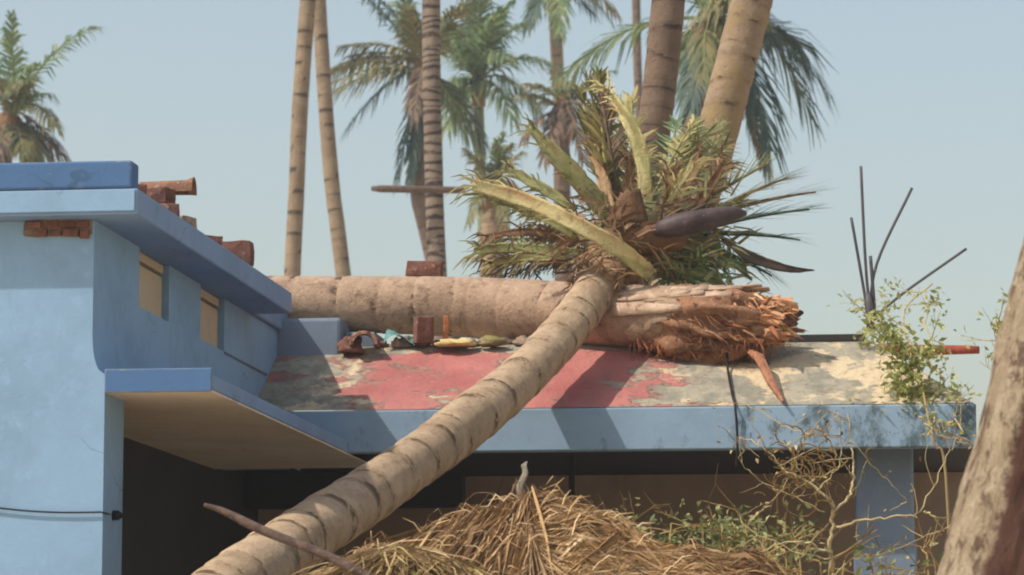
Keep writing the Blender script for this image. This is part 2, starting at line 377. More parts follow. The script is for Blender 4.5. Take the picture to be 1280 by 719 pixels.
# bricks laid bare where the plaster fell off under the slab
R.seed(17)
bm_ = MB(); bm_.sm = False; ring_ = []
for k in range(40):                          # ragged outline where the plaster broke away
    a = 2*math.pi*k/40; x = -.352 + .150*max(-1, min(1, 1.35*math.cos(a)))*(1 + .12*nz((k*.9, 1, 0))); z = 3.598 + .036*max(-1, min(1, 1.3*math.sin(a))) + (.012*nz((k*.8, 5, 0)) if math.sin(a) < .3 else 0)
    ring_.append((x, min(z, 3.633)))
bm_.add([(x, VW - .004, z) for x, z in ring_] + [(x, VW + .01, z) for x, z in ring_], [tuple(range(39, -1, -1))] + [(k, (k+1) % 40, 40 + (k+1) % 40, 40 + k) for k in range(40)])
bm_.build('bare_mortar', M['mortar'], house)
def zlow(x):                                 # lower edge of the bare patch at x
    return min((z for xx, z in ring_ if abs(xx - x) < .03), default=3.6)
for row, (za, zb_) in enumerate(((3.597, 3.630), (3.558, 3.590))):
    x0 = -.486 + row*.03
    while x0 < -.235:
        L_ = rnd(.05, .075)
        m = MB(); lo = za + rnd(-.004, .006) + (rnd(-.01, .014) if row else 0); f_ = VW - .010 - rnd(0, .016)
        m.box((x0, f_, lo), (min(x0 + L_, -.212), VW, zb_ + rnd(-.003, .002)), jit=.004); m.build('brick', M['brick'], house, smooth=False, bevel=.004)
        x0 += L_ + .008
# canopy over the side door
cn = boxpart('door_canopy', (-.130, VW - .002, 2.893), (.335, 3.50, 2.956), M['blue_side'], house, .006)
boxpart('front_edge', (-.134, VW - .012, 2.883), (.332, VW - .002, 2.985), M['blue_trim'], cn, .005)
boxpart('soffit', (-4, .475, 2.8845), (-.1341, 4.4, 2.892), M['soffit'], cn, .0005)
boxpart('soffit', (-.1335, VW, 2.884), (.332, 4.4, 2.892), M['soffit'], cn, .001)
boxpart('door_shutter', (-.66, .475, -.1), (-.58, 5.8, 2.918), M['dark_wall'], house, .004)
# fascia of the porch roof
fs_ = MB(); fs_.sm = False
uL, uR, v0, zb, zt = -.17, 3.61, 3.5, 2.893, 3.117
fs_.box((uL, v0, zb), (uR, v0 + .10, zt)); fs_.build('fascia', M['fascia'], house, bevel=.008)
sl_ = MB(); sl_.sm = False                                             # sloped red apron, hipped at the far end
nu, nv = 46, 10
gv = []; gf = []
vt, ztop = 4.30, 3.548
for j in range(nv + 1):
    t = j/nv
    ur = (uR - .01) + (3.05 - uR)*t
    for i in range(nu + 1):
        u_ = -.232 + (ur + .232)*i/nu; v_ = v0 + .012 + (vt - v0)*t; z_ = zt + .004 + (ztop - zt)*t
        q = .008*nz((u_*3, v_*3, 1)) + .004*nz((u_*11, v_*11, 2))
        gv.append((u_, v_, z_ + q*(0 if j == 0 else 1)))
for j in range(nv):
    for i in range(nu): a = j*(nu+1) + i; gf.append((a, a+1, a+nu+2, a+nu+1))
sl_.add(gv, gf); sl_.build('sloped_apron', M['red'], house, smooth=True)
hp = MB(); hp.sm = False                                               # hip end and flat top
hp.add([(uR - .01, v0 + .012, zt), (uR - .01, 6.2, zt), (3.05, 6.2, ztop), (3.05, vt + .012, ztop)], [(0, 1, 2, 3)])
hp.add([(-.232, vt + .012, ztop - .003), (3.05, vt + .012, ztop - .003), (3.05, 6.2, ztop - .003), (-.232, 6.2, ztop - .003)], [(0, 1, 2, 3)])
hp.add([(uR, 3.6, zb + .03), (uR, 6.2, zb + .03), (uR, 6.2, zt), (uR, 3.6, zt)], [(0, 1, 2, 3)])
hp.add([(uL, 6.2, 0), (uR, 6.2, 0), (uR, 6.2, zt), (3.05, 6.2, ztop), (-.232, 6.2, ztop)], [(0, 1, 2, 3, 4)])
hp.build('roof', M['soffit'], house)
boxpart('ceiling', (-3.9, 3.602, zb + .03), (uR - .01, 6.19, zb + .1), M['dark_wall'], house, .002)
boxpart('ridge_cap', (2.5, vt - .02, ztop - .012), (3.04, vt + .12, ztop + .03), M['dark_wall'], house, .006)
boxpart('roof_pier', (-.232, 4.20, 3.45), (.165, 4.70, 3.70), M['grey_blue'], house, .02)
boxpart('roof_pier', (.17, 4.30, 3.50), (.34, 4.64, 3.63), M['grey_blue'], house, .01)
boxpart('pillar', (2.978, 3.74, -.1), (3.285, 4.02, 2.922), M['grey_blue'], house, .015)
boxpart('pillar_band', (2.968, 3.73, 1.9), (3.295, 4.03, 2.42), M['grey_blue'], house, .01)
boxpart('post', (1.425, 4.2, -.1), (1.455, 4.24, 2.922), M['black'], house, .003)
boxpart('porch_wall', (-.575, 5.6, -.1), (1.41, 5.75, 2.921), M['brown_wall'], house, .003)
boxpart('porch_wall', (1.41, 5.602, -.1), (3.60, 5.752, 2.921), M['brown_wall'], house, .003)
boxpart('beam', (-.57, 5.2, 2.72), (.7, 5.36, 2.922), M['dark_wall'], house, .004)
boxpart('switch_box', (.84, 5.52, 2.60), (.92, 5.6, 2.78), M['black'], house, .004)
boxpart('floor', (-.57, 3.6, -.1), (3.6, 6.2, .45), M['mortar'], house, .01)

# wire and fixture on the front wall
wp = [H(-.66 + .52*t, VW - .012, 2.405 - .03*t - .012*math.sin(t*3.1)) for t in [i/10 for i in range(11)]]
m = MB(); m.tube([H(-4, VW - .012, 2.46)] + wp + [H(-.13, VW - .014, 2.372), H(-.122, .2, 2.371)], .004, 6)
tag(m.build('electric_wire', M['black']), 'thin dark wire running across the pale blue front wall', 'wire')
m = MB(); a = H(-.122, .30, 2.372); m.tube([a + hdir(-.012, 0, 0), a + hdir(.012, 0, 0), a + hdir(.03, 0, 0)], [.022, .022, .010], 10)
tag(m.build('wire_clip', M['black']), 'small dark round fixture on the blue door jamb where the wire ends', 'fixture')

# ------------------------------------------------------------------ bricks and tiles lying on the roofs
def brick_mesh(name, sz, mat, seed):
    R.seed(seed); m = MB(); nx, ny, nz_ = 4, 3, 3
    a, b, c = sz
    import itertools
    idx = {}; vs = []; fs = []
    def vid(i, j, k):
        if (i, j, k) not in idx:
            p = Vector((a*(i/nx - .5), b*(j/ny - .5), c*(k/nz_)))
            n_ = noise.noise_vector(p*14 + Vector((seed, 0, 0)))
            p += n_*.009
            e = (i in (0, nx)) + (j in (0, ny)) + (k in (0, nz_))
            if e >= 2: p = Vector((p.x*.955, p.y*.955, c/2 + (p.z - c/2)*.955))
            idx[(i, j, k)] = len(vs); vs.append(p)
        return idx[(i, j, k)]
    for i in range(nx):
        for j in range(ny):
            fs.append((vid(i,j,0), vid(i,j+1,0), vid(i+1,j+1,0), vid(i+1,j,0))); fs.append((vid(i,j,nz_), vid(i+1,j,nz_), vid(i+1,j+1,nz_), vid(i,j+1,nz_)))
    for i in range(nx):
        for k in range(nz_):
            fs.append((vid(i,0,k), vid(i+1,0,k), vid(i+1,0,k+1), vid(i,0,k+1))); fs.append((vid(i,ny,k), vid(i,ny,k+1), vid(i+1,ny,k+1), vid(i+1,ny,k)))
    for j in range(ny):
        for k in range(nz_):
            fs.append((vid(0,j,k), vid(0,j,k+1), vid(0,j+1,k+1), vid(0,j+1,k))); fs.append((vid(nx,j,k), vid(nx,j+1,k), vid(nx,j+1,k+1), vid(nx,j,k+1)))
    m.add(vs, fs); return m
def place(mb, name, mat, loc, rz, label, cat, group=None, rx=0, ry=0, bev=.004):
    o = mb.build(name, M[mat], smooth=False, bevel=bev); o.location = loc
    o.rotation_euler = (rx, ry, rz - YAW_H); return tag(o, label, cat, group)
def half_tile(L, r, th, seed):              # half-round clay roof tile, broken at one end, flared rim at the other
    m = MB(); n = 12; vs = []; k = 8
    for i in range(k):
        t = i/(k-1); rr = r*(.86 + .14*t) + (.012 if t > .86 else 0)
        for j in range(n+1):
            a = math.pi*j/n; x = L*(t - .5) + (.02*nz((a*2, seed, 3)) if i == 0 else 0)
            vs.append((x, rr*math.cos(a), rr*math.sin(a)))
    b = len(vs)
    for i in range(k):
        t = i/(k-1); rr = r*(.86 + .14*t) + (.012 if t > .86 else 0) - th
        for j in range(n+1):
            a = math.pi*j/n; x = L*(t - .5) + (.02*nz((a*2, seed, 3)) if i == 0 else 0)
            vs.append((x, rr*math.cos(a), rr*math.sin(a)))
    fs = []
    for i in range(k-1):
        for j in range(n):
            q = i*(n+1) + j; fs.append((q, q+1, q+n+2, q+n+1)); q += b; fs.append((q, q+n+1, q+n+2, q+1))
    for j in range(n):
        fs.append((j, b+j, b+j+1, j+1)); q = (k-1)*(n+1) + j; fs.append((q, q+1, b+q+1, b+q))
    for i in range(k-1):
        q = i*(n+1); fs.append((q, q+n+1, b+q+n+1, b+q)); q += n; fs.append((q, b+q, b+q+n+1, q+n+1))
    m.add(vs, fs); return m
GB = 'loose bricks on the upper roof slab'
zs0 = 3.747
place(brick_mesh('b', (.20, .10, .085), 0, 1), 'brick', 'brick', H(-.14, .40, zs0), .5, 'dark weathered brick against the end of the blue parapet', 'brick', GB)
place(brick_mesh('b', (.22, .11, .08), 0, 2), 'brick', 'brick', H(-.12, .95, zs0), .2, 'brick lying flat under the flared clay tile', 'brick', GB)
place(brick_mesh('b', (.16, .11, .075), 0, 3), 'brick', 'mortar', H(-.10, 1.32, zs0), -.5, 'pale mortar-covered brick below the flared clay tile', 'brick', GB)
place(brick_mesh('b', (.17, .10, .075), 0, 4), 'brick', 'brick', H(-.13, .98, zs0 + .08), -.3, 'upper brick of the pair under the flared clay tile', 'brick', GB)
t_ = half_tile(.25, .062, .014, 5)
place(t_, 'clay_roof_tile', 'terracotta', H(-.10, 1.10, zs0 + .155), .05, 'flared half-round clay tile lying on bricks on the upper slab', 'roof tile', None, bev=0)
place(brick_mesh('b', (.12, .10, .085), 0, 6), 'brick', 'brick', H(-.10, 1.98, zs0), .6, 'broken half brick midway along the blue slab edge', 'brick', GB)
place(brick_mesh('b', (.19, .11, .125), 0, 7), 'brick', 'brick', H(-.07, 2.46, zs0), .05, 'squared brown brick set on edge near the slab end', 'brick', GB)

# ------------------------------------------------------------------ palm trunks
def palm_trunk(parent, name, pts, rad, mat, ring=.16, n=20, step=.02, seed=1, amp=.035, wob=.06, extra=None):
    sp = spline(pts, 40); L = [0]
    for i in range(1, len(sp)): L.append(L[-1] + (sp[i] - sp[i-1]).length)
    tot = L[-1]; cnt = max(6, int(tot/step)); out = []; j = 0
    for i in range(cnt + 1):
        s = tot*i/cnt
        while j < len(L) - 2 and L[j+1] < s: j += 1
        t = (s - L[j])/max(L[j+1] - L[j], 1e-9); out.append((sp[j].lerp(sp[j+1], min(t, 1)), s/tot, s))
    rg = random.Random(seed); edges = [0]
    while edges[-1] < tot + 1: edges.append(edges[-1] + ring*rg.uniform(.55, 1.5))
    tilt = [rg.uniform(-1.8, 1.8) for _ in edges]; ph0 = [rg.uniform(0, 6.28) for _ in edges]
    def phase(s, a):
        e = 0
        lo, hi = 0, len(edges) - 2
        while lo < hi:
            mid = (lo + hi + 1)//2
            if edges[mid] + .022*math.sin(a + ph0[mid])*tilt[mid] <= s: lo = mid
            else: hi = mid - 1
        e = lo; A = edges[e] + .022*math.sin(a + ph0[e])*tilt[e]; B = edges[e+1] + .022*math.sin(a + ph0[e+1])*tilt[e+1]
        return min(max((s - A)/max(B - A, 1e-4), 0), 1)
    def radius(t):
        x = t*(len(rad) - 1); i = min(int(x), len(rad) - 2); return rad[i] + (rad[i+1] - rad[i])*(x - i)
    vs, fs, rp, ln = [], [], [], []
    t0 = (out[1][0] - out[0][0]).normalized(); nrm = t0.orthogonal().normalized()
    for i, (p, t, s) in enumerate(out):
        tg = (out[min(i+1, cnt)][0] - out[max(i-1, 0)][0]).normalized()
        nrm = (nrm - tg*nrm.dot(tg)).normalized(); bi = tg.cross(nrm)
        for k in range(n):
            a = 2*math.pi*k/n; f = phase(s, a)
            r = radius(t)*(1 + amp*(.5 - f) + wob*nz((math.cos(a)*.8 + seed*3, math.sin(a)*.8, s*1.2)) + .4*amp*nz((math.cos(a)*3, math.sin(a)*3, s*14)))
            d = nrm*math.cos(a) + bi*math.sin(a)
            q = p + d*r
            if extra: q = extra(q, p, d, r, t, s, a)
            vs.append(q); rp.append(f); ln.append(s)
    for i in range(cnt):
        for k in range(n): fs.append((i*n + k, i*n + (k+1) % n, (i+1)*n + (k+1) % n, (i+1)*n + k))
    fs += [tuple(range(n-1, -1, -1)), tuple(cnt*n + k for k in range(n))]
    m = MB(); m.add(vs, fs, ring=rp, len=ln); return m.build(name, M[mat], parent)

# ------------------------------------------------------------------ palm fronds
def bez(a, b, c, n): return [a*(1-t)**2 + b*2*t*(1-t) + c*t*t for t in [i/n for i in range(n+1)]]
def frond(parent, base, tip, bow=.35, mat='leaf', leaf=.55, nl=26, seed=0, droop=.5, wid=.035, name='frond', rr=.02, ragged=.15, var=(0, .8), bare=.16, swing=0.0):
    """one feather frond: an arched rachis with two rows of drooping leaflets"""
    g_ = random.Random(seed); D = tip - base; L = D.length
    ctrl = base + D*.5 + Vector((0, 0, bow*L))
    pts = bez(base, ctrl, tip, 14)
    m = MB(); m.tube(pts, [rr*(1 - .85*i/14) + .003 for i in range(15)], 5, var=.7)
    for i in range(nl):
        t = bare + (1 - bare)*(i + g_.uniform(-.3, .3))/nl; t = min(max(t, .02), .995)
        x = t*14; j = min(int(x), 13); p = pts[j].lerp(pts[j+1], x - j); tg = (pts[j+1] - pts[j]).normalized()
        sd = tg.cross(Vector((0, 0, 1)))
        sd = sd.normalized() if sd.length > .05 else Vector((1, 0, 0))
        up = sd.cross(tg)
        for s in (-1, 1):
            if g_.random() < ragged: continue
            l = leaf*(.35 + .9*math.sin(math.pi*(.12 + .80*t)))*g_.uniform(.75, 1.1)
            fw = .45 + .75*t + g_.uniform(-.15, .15)
            d = (sd*s*math.cos(fw) + tg*math.sin(fw) + up*g_.uniform(.0, .3)).normalized()
            dr = droop*g_.uniform(.6, 1.3)
            q1 = p + d*l*.45 - Vector((0, 0, dr*l*.14)) + Vector((swing*l*.1, 0, 0)); q2 = p + d*l*(.95 - .25*dr) - Vector((0, 0, dr*l*.62)) + Vector((swing*l*.3, 0, 0))
            vv = g_.uniform(*var); nm = d.cross(up if abs(d.dot(up)) < .9 else sd)
            m.ribbon([p, q1, q2], [wid*.7, wid, wid*.15], nm, var=vv)
    return m.build(name, M[mat], parent, smooth=False)

def far_palm(name, label, trunk, rad, tmat, crown, tips, Y, seed, leaf=.7, group='palms standing behind the house', ring=.2, n=10, mat='leaf', nl=24, wid=.05, step=.07):
    """trunk: list of (px,py); crown: (px,py) or None; tips: (px,py,dY,bow,mat)"""
    tp = [P(x, y, Y) for x, y in trunk]
    b = tp[0].copy(); d = (tp[0] - tp[1]); b = tp[0] + Vector((d.x, d.y, d.z)).normalized()*(tp[0].z/max(.3, abs(d.normalized().z)))*.999
    b.z = -.05
    root = empty(name, (b.x, b.y, 0), label, 'palm tree', group)
    palm_trunk(root, 'trunk', [b] + tp, rad, tmat, ring=ring, n=n, step=step, seed=seed)
    if crown:
        c = P(crown[0], crown[1], Y)
        m = MB(); m.tube([c - Vector((0, 0, .5)), c - Vector((0, 0, .1)), c + Vector((0, 0, .25))], [rad[-1]*1.3, rad[-1]*1.8, rad[-1]*.5], 9, wob=.4, seed=seed, var=.4)
        m.build('crown_shaft', M['sheath'], root)
        for i, tpi in enumerate(tips):
            px, py, dY, bow = tpi[:4]; mt = tpi[4] if len(tpi) > 4 else mat; k = tpi[5] if len(tpi) > 5 else 1
            for cp in range(2 if (bow < .24) else 1):
                j = Vector((rnd(-.2, .2), rnd(-.5, .5), rnd(-.22, .22)))*cp*1.3
                frond(root, c + Vector((rnd(-.08, .08), rnd(-.08, .08), rnd(-.1, .2))), P(px, py, Y + dY) + j, bow + rnd(-.03, .03), mt, leaf*k, int(nl*1.25), seed*50 + i + cp*500, wid=wid, rr=.03, droop=.8)
    return root

R.seed(11)
# palm crown over the left block
far_palm('coconut_palm', 'palm crown with one arched frond showing above the left block roof', [(2, 230), (4, 190), (8, 150)], [.2, .19, .17], 'trunk_brown', (12, 150),
    [(120, 34, -.6, .30), (14, 40, .6, .05), (62, 118, -1, .3), (70, 160, -1.5, .35, 'leaf_dull'), (-70, 60, 0, .3), (-60, 150, 0, .3), (84, 200, .4, .22, 'leaf_dead'), (62, 190, .2, .15, 'leaf_dead'),
     (48, 205, -.6, .3, 'leaf_dull'), (-20, 90, -1, .3, 'leaf_dull'), (34, 100, -1.4, .2, 'leaf_dull'), (30, 190, -1, .2, 'leaf_dull'), (-10, 200, -1, .2, 'leaf_dead'), (45, 80, -1.2, .25)], 62, 1, leaf=.55)
# two slim trunks
far_palm('coconut_palm', 'slim straight pale palm trunk behind the left slab end', [(365, 350), (370, 250), (376, 120), (388, -40), (398, -150)], [.13, .108, .105, .105], 'trunk_far', None, [], 42, 2)
far_palm('coconut_palm', 'slim curved palm trunk with a bend, crossing the straight one at its top', [(430, 350), (416, 240), (406, 120), (396, -40), (389, -150)], [.13, .108, .105, .10], 'trunk_far', None, [], 45, 3)
# banded trunk and crowns around it
far_palm('coconut_palm', 'palm trunk with close light and dark rings carrying a crossboard', [(547, 352), (543, 240), (540, 110), (539, -40), (538, -150)], [.13, .118, .115, .115], 'trunk_banded', None, [], 40, 4, ring=.10, n=14, step=.012)
far_palm('coconut_palm', 'palm with browning fronds and dead hanging leaves behind the banded trunk', [(548, 350), (524, 240), (524, 160), (530, 95)], [.22, .2, .18, .17], 'trunk_brown', (530, 88),
    [(408, 108, -.8, .22, 'leaf_dull', 1.2), (432, 164, -.5, .25, 'leaf_blue'), (452, -6, .5, .12, 'leaf_blue'), (490, -40, .8, .1), (512, 232, -.4, .22, 'leaf_blue', .6), (530, 225, -.3, .2, 'leaf_dead', .5),
     (440, 70, .6, .2, 'leaf_dull'), (600, 30, .5, .25), (585, 170, .8, .35), (605, 180, .8, .35, 'leaf_blue'), (420, 88, 1, .2, 'leaf_dull'), (510, 10, -1, .1, 'leaf_dull'), (570, 10, -1, .1, 'leaf_dull'), (518, 150, -1.3, .3, 'leaf_dead', .7)], 62, 5, leaf=.62, nl=28)
far_palm('coconut_palm', 'fresh green palm with a pale green upper stem', [(607, 350), (604, 290), (600, 200), (598, 112)], [.28, .24, .12, .11], 'trunk_green', (598, 104),
    [(548, 22, -.5, .15), (578, -30, .5, .1), (600, -30, -.5, .05), (640, 2, .2, .2), (694, 82, -.8, .35), (672, 138, -1, .4), (656, 28, .8, .25), (548, 120, -.8, .35), (560, 160, -1.2, .4), (640, 150, -1.5, .4),
     (620, 20, -1.4, .1), (565, 60, -1.6, .2), (632, 70, -1.8, .25), (575, 120, 1.5, .4)], 68, 6, leaf=.7, nl=30)
far_palm('coconut_palm', 'low yellowing palm behind the fallen crown', [(614, 350), (616, 280), (618, 240), (618, 228)], [.3, .28, .25, .22], 'trunk_moss', (618, 232),
    [(640, 180, -.5, .1, 'leaf_dull'), (590, 195, -.5, .1, 'leaf_dull'), (632, 290, -1, .3, 'leaf_dull'), (586, 280, -1, .3, 'leaf_dull'), (620, 175, -.8, .05), (650, 250, -1, .3, 'leaf_dull')], 66, 7, leaf=.35, nl=18)
far_palm('coconut_palm', 'palm whose hanging fronds show at the top edge, on a thin grey stem', [(707, 350), (704, 200), (697, 90), (693, 0)], [.2, .17, .15, .14], 'trunk_far', (693, -14),
    [(660, 34, -.6, .25, 'leaf_blue'), (742, 18, -.4, .3, 'leaf_blue'), (768, 34, -.3, .35), (650, -30, .5, .2), (720, -60, 0, .1), (772, 20, .8, .35, 'leaf_dull'), (700, 45, -1.3, .25), (668, 10, 1, .3), (735, -20, 1, .3)], 70, 8, leaf=.5, nl=24)
far_palm('coconut_palm', 'stunted brown palm with ragged dull fronds left of the fallen crown', [(704, 350), (703, 260), (702, 190), (702, 150)], [.2, .17, .16, .15], 'trunk_brown', (703, 140),
    [(648, 118, -.5, .2, 'leaf_dull'), (655, 175, -.8, .3, 'leaf_dead'), (752, 96, .3, .2, 'leaf_dull'), (755, 150, -.8, .3, 'leaf_dead'), (730, 200, -1, .35, 'leaf_dead'), (680, 205, -1, .35, 'leaf_dead'), (690, 90, 0, .1, 'leaf_dull'), (722, 85, 0, .1, 'leaf_dull')], 58, 9, leaf=.4, nl=22)
far_palm('coconut_palm', 'very thin bare palm stem left of the dark leaning trunk', [(802, 350), (800, 180), (797, 80), (794, -40), (790, -150)], [.11, .1, .1, .1], 'trunk_brown', None, [], 75, 10)
far_palm('coconut_palm', 'large palm with long drooping fronds behind the two leaning trunks', [(848, 360), (858, 210), (872, 130), (886, 45)], [.2, .17, .16, .15], 'trunk_brown', (888, 36),
    [(706, 92, .5, .26, 'leaf', 1.0), (1032, 112, -.4, .40, 'leaf_blue', 1.25), (1004, 60, .6, .3, 'leaf_blue', 1.3), (965, 190, -.8, .5, 'leaf_blue', 1.2), (862, 140, -1, .35, 'leaf_blue', .8), (958, 214, -.6, .5, 'leaf_dull', .7), (952, 212, -.9, .55, 'leaf_dead', .35), (820, -50, .8, .15), (900, -60, 0, .1), (960, -30, .8, .2),
     (850, 90, 1, .35), (930, 0, -1, .2, 'leaf_dull'), (880, 100, -1.4, .35, 'leaf_dull', .6), (1015, 150, .4, .6, 'leaf_blue', 1.1)], 46, 11, leaf=.75, nl=34, wid=.045)
# the two nearer leaning trunks behind the house
far_palm('coconut_palm', 'darker brown palm trunk leaning right behind the fallen crown', [(798, 360), (812, 210), (824, 110), (842, -60), (862, -180)], [.15, .132, .126, .12], 'trunk_brown', None, [], 23.5, 12, ring=.14, n=24, step=.02)
t2 = far_palm('coconut_palm', 'thicker tan palm trunk leaning right behind the fallen crown', [(850, 320), (884, 210), (912, 110), (956, -60), (988, -180)], [.17, .146, .142, .135], 'trunk_moss', None, [], 21.5, 13, ring=.14, n=24, step=.02)

# board fixed across the banded trunk
m = MB(); A = P(464, 236, 39.75); B = P(582, 238, 39.75); m.tube([A, A.lerp(B, .1), A.lerp(B, .5), A.lerp(B, .92), B], [.025, .04, .048, .042, .03], 6, wob=.3)
tag(m.build('wooden_crossbar', M['wood_dark']), 'dark wooden pole fixed crosswise on the banded palm trunk', 'pole')

# ------------------------------------------------------------------ horizontal snapped trunk on the roof
ltb = H(.05, 4.55, 3.83)
logr = empty('snapped_palm_log', H(.3, 4.55, 3.55), 'thick snapped palm trunk lying level along the roof with a torn splintered end', 'log')
lp = [H(-1.5, 4.62, 3.90), H(-.2, 4.56, 3.832), H(.8, 4.50, 3.785), H(1.45, 4.31, 3.715), H(2.02, 4.12, 3.655)]
palm_trunk(logr, 'trunk', lp, [.14, .143, .160, .172, .165], 'trunk_pink', ring=.22, n=40, step=.012, seed=21, amp=.016, wob=.13, extra=lambda q, p, d, r, t, s, a: q + (hdir(.6, -.2, -.04)*(.34*nz((math.cos(a)*1.7, math.sin(a)*1.7, 5)) + .12*nz((math.cos(a)*6, math.sin(a)*6, 9)) + .10*math.sin(a*1.0 + .6))*max(0, (t - .88)/.12) if t > .88 else Vector((0, 0, 0))))
# torn end: rough mass of fibre, then splinters
def torn_shape():
    m = MB(); n = 44; k = 64
    ax0 = H(1.80, 4.18, 3.66); ax1 = H(2.67, 3.96, 3.625); D = ax1 - ax0; tg = D.normalized()
    sd = tg.cross(Vector((0, 0, 1))).normalized(); up = sd.cross(tg)
    vs = []; fs = []
    for i in range(k + 1):
        t = i/k
        for j in range(n):
            a = 2*math.pi*j/n; ca, sa = math.cos(a), math.sin(a)
            r = .128 + .034*math.sin(math.pi*min(1, t*.9 + .1))
            if t > .62: r *= max(.08, 1 - ((t - .62)/.38)**1.6*(.70 + .22*ca))
            q = (ca*1.6, sa*1.6, t*5)
            r *= 1 + .38*nz(q) *min(1, t*3) + .42*nz((ca*4.5, sa*4.5, t*3))*min(1, t*4) + .36*nz((ca*10, sa*10, t*4.5))*min(1, t*4)
            vs.append(ax0 + D*(t + .10*nz((ca*4, sa*4, 7))*t) + sd*ca*r + up*sa*r - Vector((0, 0, .055*math.sin(math.pi*t)*(1 if sa < 0 else 0)*abs(sa))))
    for i in range(k):
        for j in range(n): fs.append((i*n+j, i*n+(j+1) % n, (i+1)*n+(j+1) % n, (i+1)*n+j))
    fs += [tuple(range(n-1, -1, -1)), tuple(k*n + j for j in range(n))]
    m.add(vs, fs); return m, ax0, D, sd, up
tm, ax0, tD, tsd, tup = torn_shape()
tm.build('torn_wood', M['torn'], logr)
bk = MB()                                    # strip of bark still clinging along the top of the break
R.seed(31)
for s in range(22):
    a = rnd(.2, 2.9); ca, sa = math.cos(a), math.sin(a); t0 = rnd(-.12, .12); t1 = t0 + rnd(.25, .75)
    pts = [ax0 + tD*(t0 + (t1 - t0)*q/6) + (tsd*ca + tup*sa)*(.160 + .016*nz((s, q*.8, 0)) + (.02*(q/6)**2)) for q in range(7)]
    bk.ribbon(pts, [.075*(1 - .6*(q/6)**2) + .025*nz((s, q, 5)) for q in range(7)], (tup*ca - tsd*sa), ring=.3, len=0)
o = bk.build('bark_strips', M['pale_bark'], logr); o['kind'] = 'stuff'
so_ = o.modifiers.new('thick', 'SOLIDIFY'); so_.thickness = .012
fb = MB()
for s in range(520):                        # shredded fibre lying along the break
    a = rnd(0, 6.28); ca, sa = math.cos(a), math.sin(a); t0 = rnd(.22, .92); rr = (.128 + .034*math.sin(math.pi*min(1, t0*.9 + .1)))*rnd(.85, 1.12)*(1 if t0 < .62 else max(.25, 1 - ((t0 - .62)/.38)**1.6*.7))
    p = ax0 + tD*t0 + (tsd*ca + tup*sa)*rr - Vector((0, 0, .04*math.sin(math.pi*t0)*max(0, -sa))); l = rnd(.04, .14)
    d = (tD.normalized()*rnd(.3, 1) + (tup*ca - tsd*sa)*rnd(-.35, .35) + (tsd*ca + tup*sa)*rnd(-.2, .08) - Vector((0, 0, rnd(0, .45)))).normalized(); wv = rnd(.004, .016)
    fb.ribbon([p, p + d*l*.5 + Vector((rnd(-.01, .01), rnd(-.01, .01), rnd(-.005, .012))), p + d*l - Vector((0, 0, rnd(0, .04)))], [wv, wv*.8, wv*.15], (tup*ca - tsd*sa) + Vector((rnd(-.5, .5), rnd(-.5, .5), rnd(-.5, .5))), var=min(1, max(0, rnd(.05, .85) + .45*max(0, t0 - .6)/.4)))
for s in range(230):                         # chunky split wood
    t0 = R.triangular(.28, 1.02, .85); a = rnd(0, 6.28); ca, sa = math.cos(a), math.sin(a); rr = rnd(.03, .15)*(1 - .35*max(0, t0 - .55)/.45)
    c = ax0 + tD*t0 + (tsd*ca + tup*sa)*rr - Vector((0, 0, .05*math.sin(math.pi*t0)*max(0, -sa))); ex = (tD.normalized() + (tsd*ca + tup*sa)*rnd(-.4, .5) + Vector((rnd(-.3, .3), rnd(-.3, .3), rnd(-.4, .3)))).normalized()
    ey = ex.orthogonal().normalized(); ey = Matrix.Rotation(rnd(0, 6.28), 3, ex) @ ey; ez = ex.cross(ey); L_, w_, h_ = rnd(.05, .15), rnd(.02, .06), rnd(.012, .035)
    vs = [c + ex*(L_*x*(1 if y + z > -1 else rnd(.6, 1)) + rnd(-.012, .012)) + ey*(w_*y*(.5 + .5*rnd(.4, 1))*(1 if x < 0 else rnd(.2, .8))) + ez*(h_*z*(1 if x < 0 else rnd(.2, .8))) for x in (-.5, .5) for y in (-.5, .5) for z in (-.5, .5)]
    fb.add(vs, [(0,1,3,2),(4,6,7,5),(0,4,5,1),(2,3,7,6),(0,2,6,4),(1,5,7,3)], var=min(1, max(0, rnd(.1, .6) + .5*max(0, t0 - .55)/.45)))
fb.build('shredded_fibre', M['torn_fibre'], logr, smooth=False)['kind'] = 'stuff'
sp_ = MB()
for s in range(45):
    a = rnd(0, 6.28); ca, sa = math.cos(a), math.sin(a); t0 = rnd(.1, .9); rr = rnd(.06, .15)*(1 - .3*t0)
    p = ax0 + tD*t0 + (tsd*ca + tup*sa)*rr; l = rnd(.06, .22)
    d = (tD.normalized()*rnd(.2, 1) + (tsd*ca + tup*sa)*rnd(-.1, .5) - Vector((0, 0, rnd(0, .4)))).normalized()
    wv = rnd(.006, .02); sp_.tube([p, p + d*l*.5 + Vector((rnd(-.01, .01), 0, rnd(-.01, .01))), p + d*l], [wv, wv*.7, wv*.1], 4)
for s in range(260):                         # loose fibres hanging below the break
    t0 = rnd(.02, .85); p = ax0 + tD*t0 + tsd*rnd(-.05, .13) - tup*rnd(.08, .16); l = rnd(.03, .10)
    sp_.tube([p, p + Vector((rnd(-.02, .03), rnd(-.02, .02), -l*.6)), p + Vector((rnd(-.04, .05), rnd(-.02, .02), -l))], [.004, .003, .001], 3)
sp_.build('splinters', M['orange_wood'], logr)['kind'] = 'stuff'

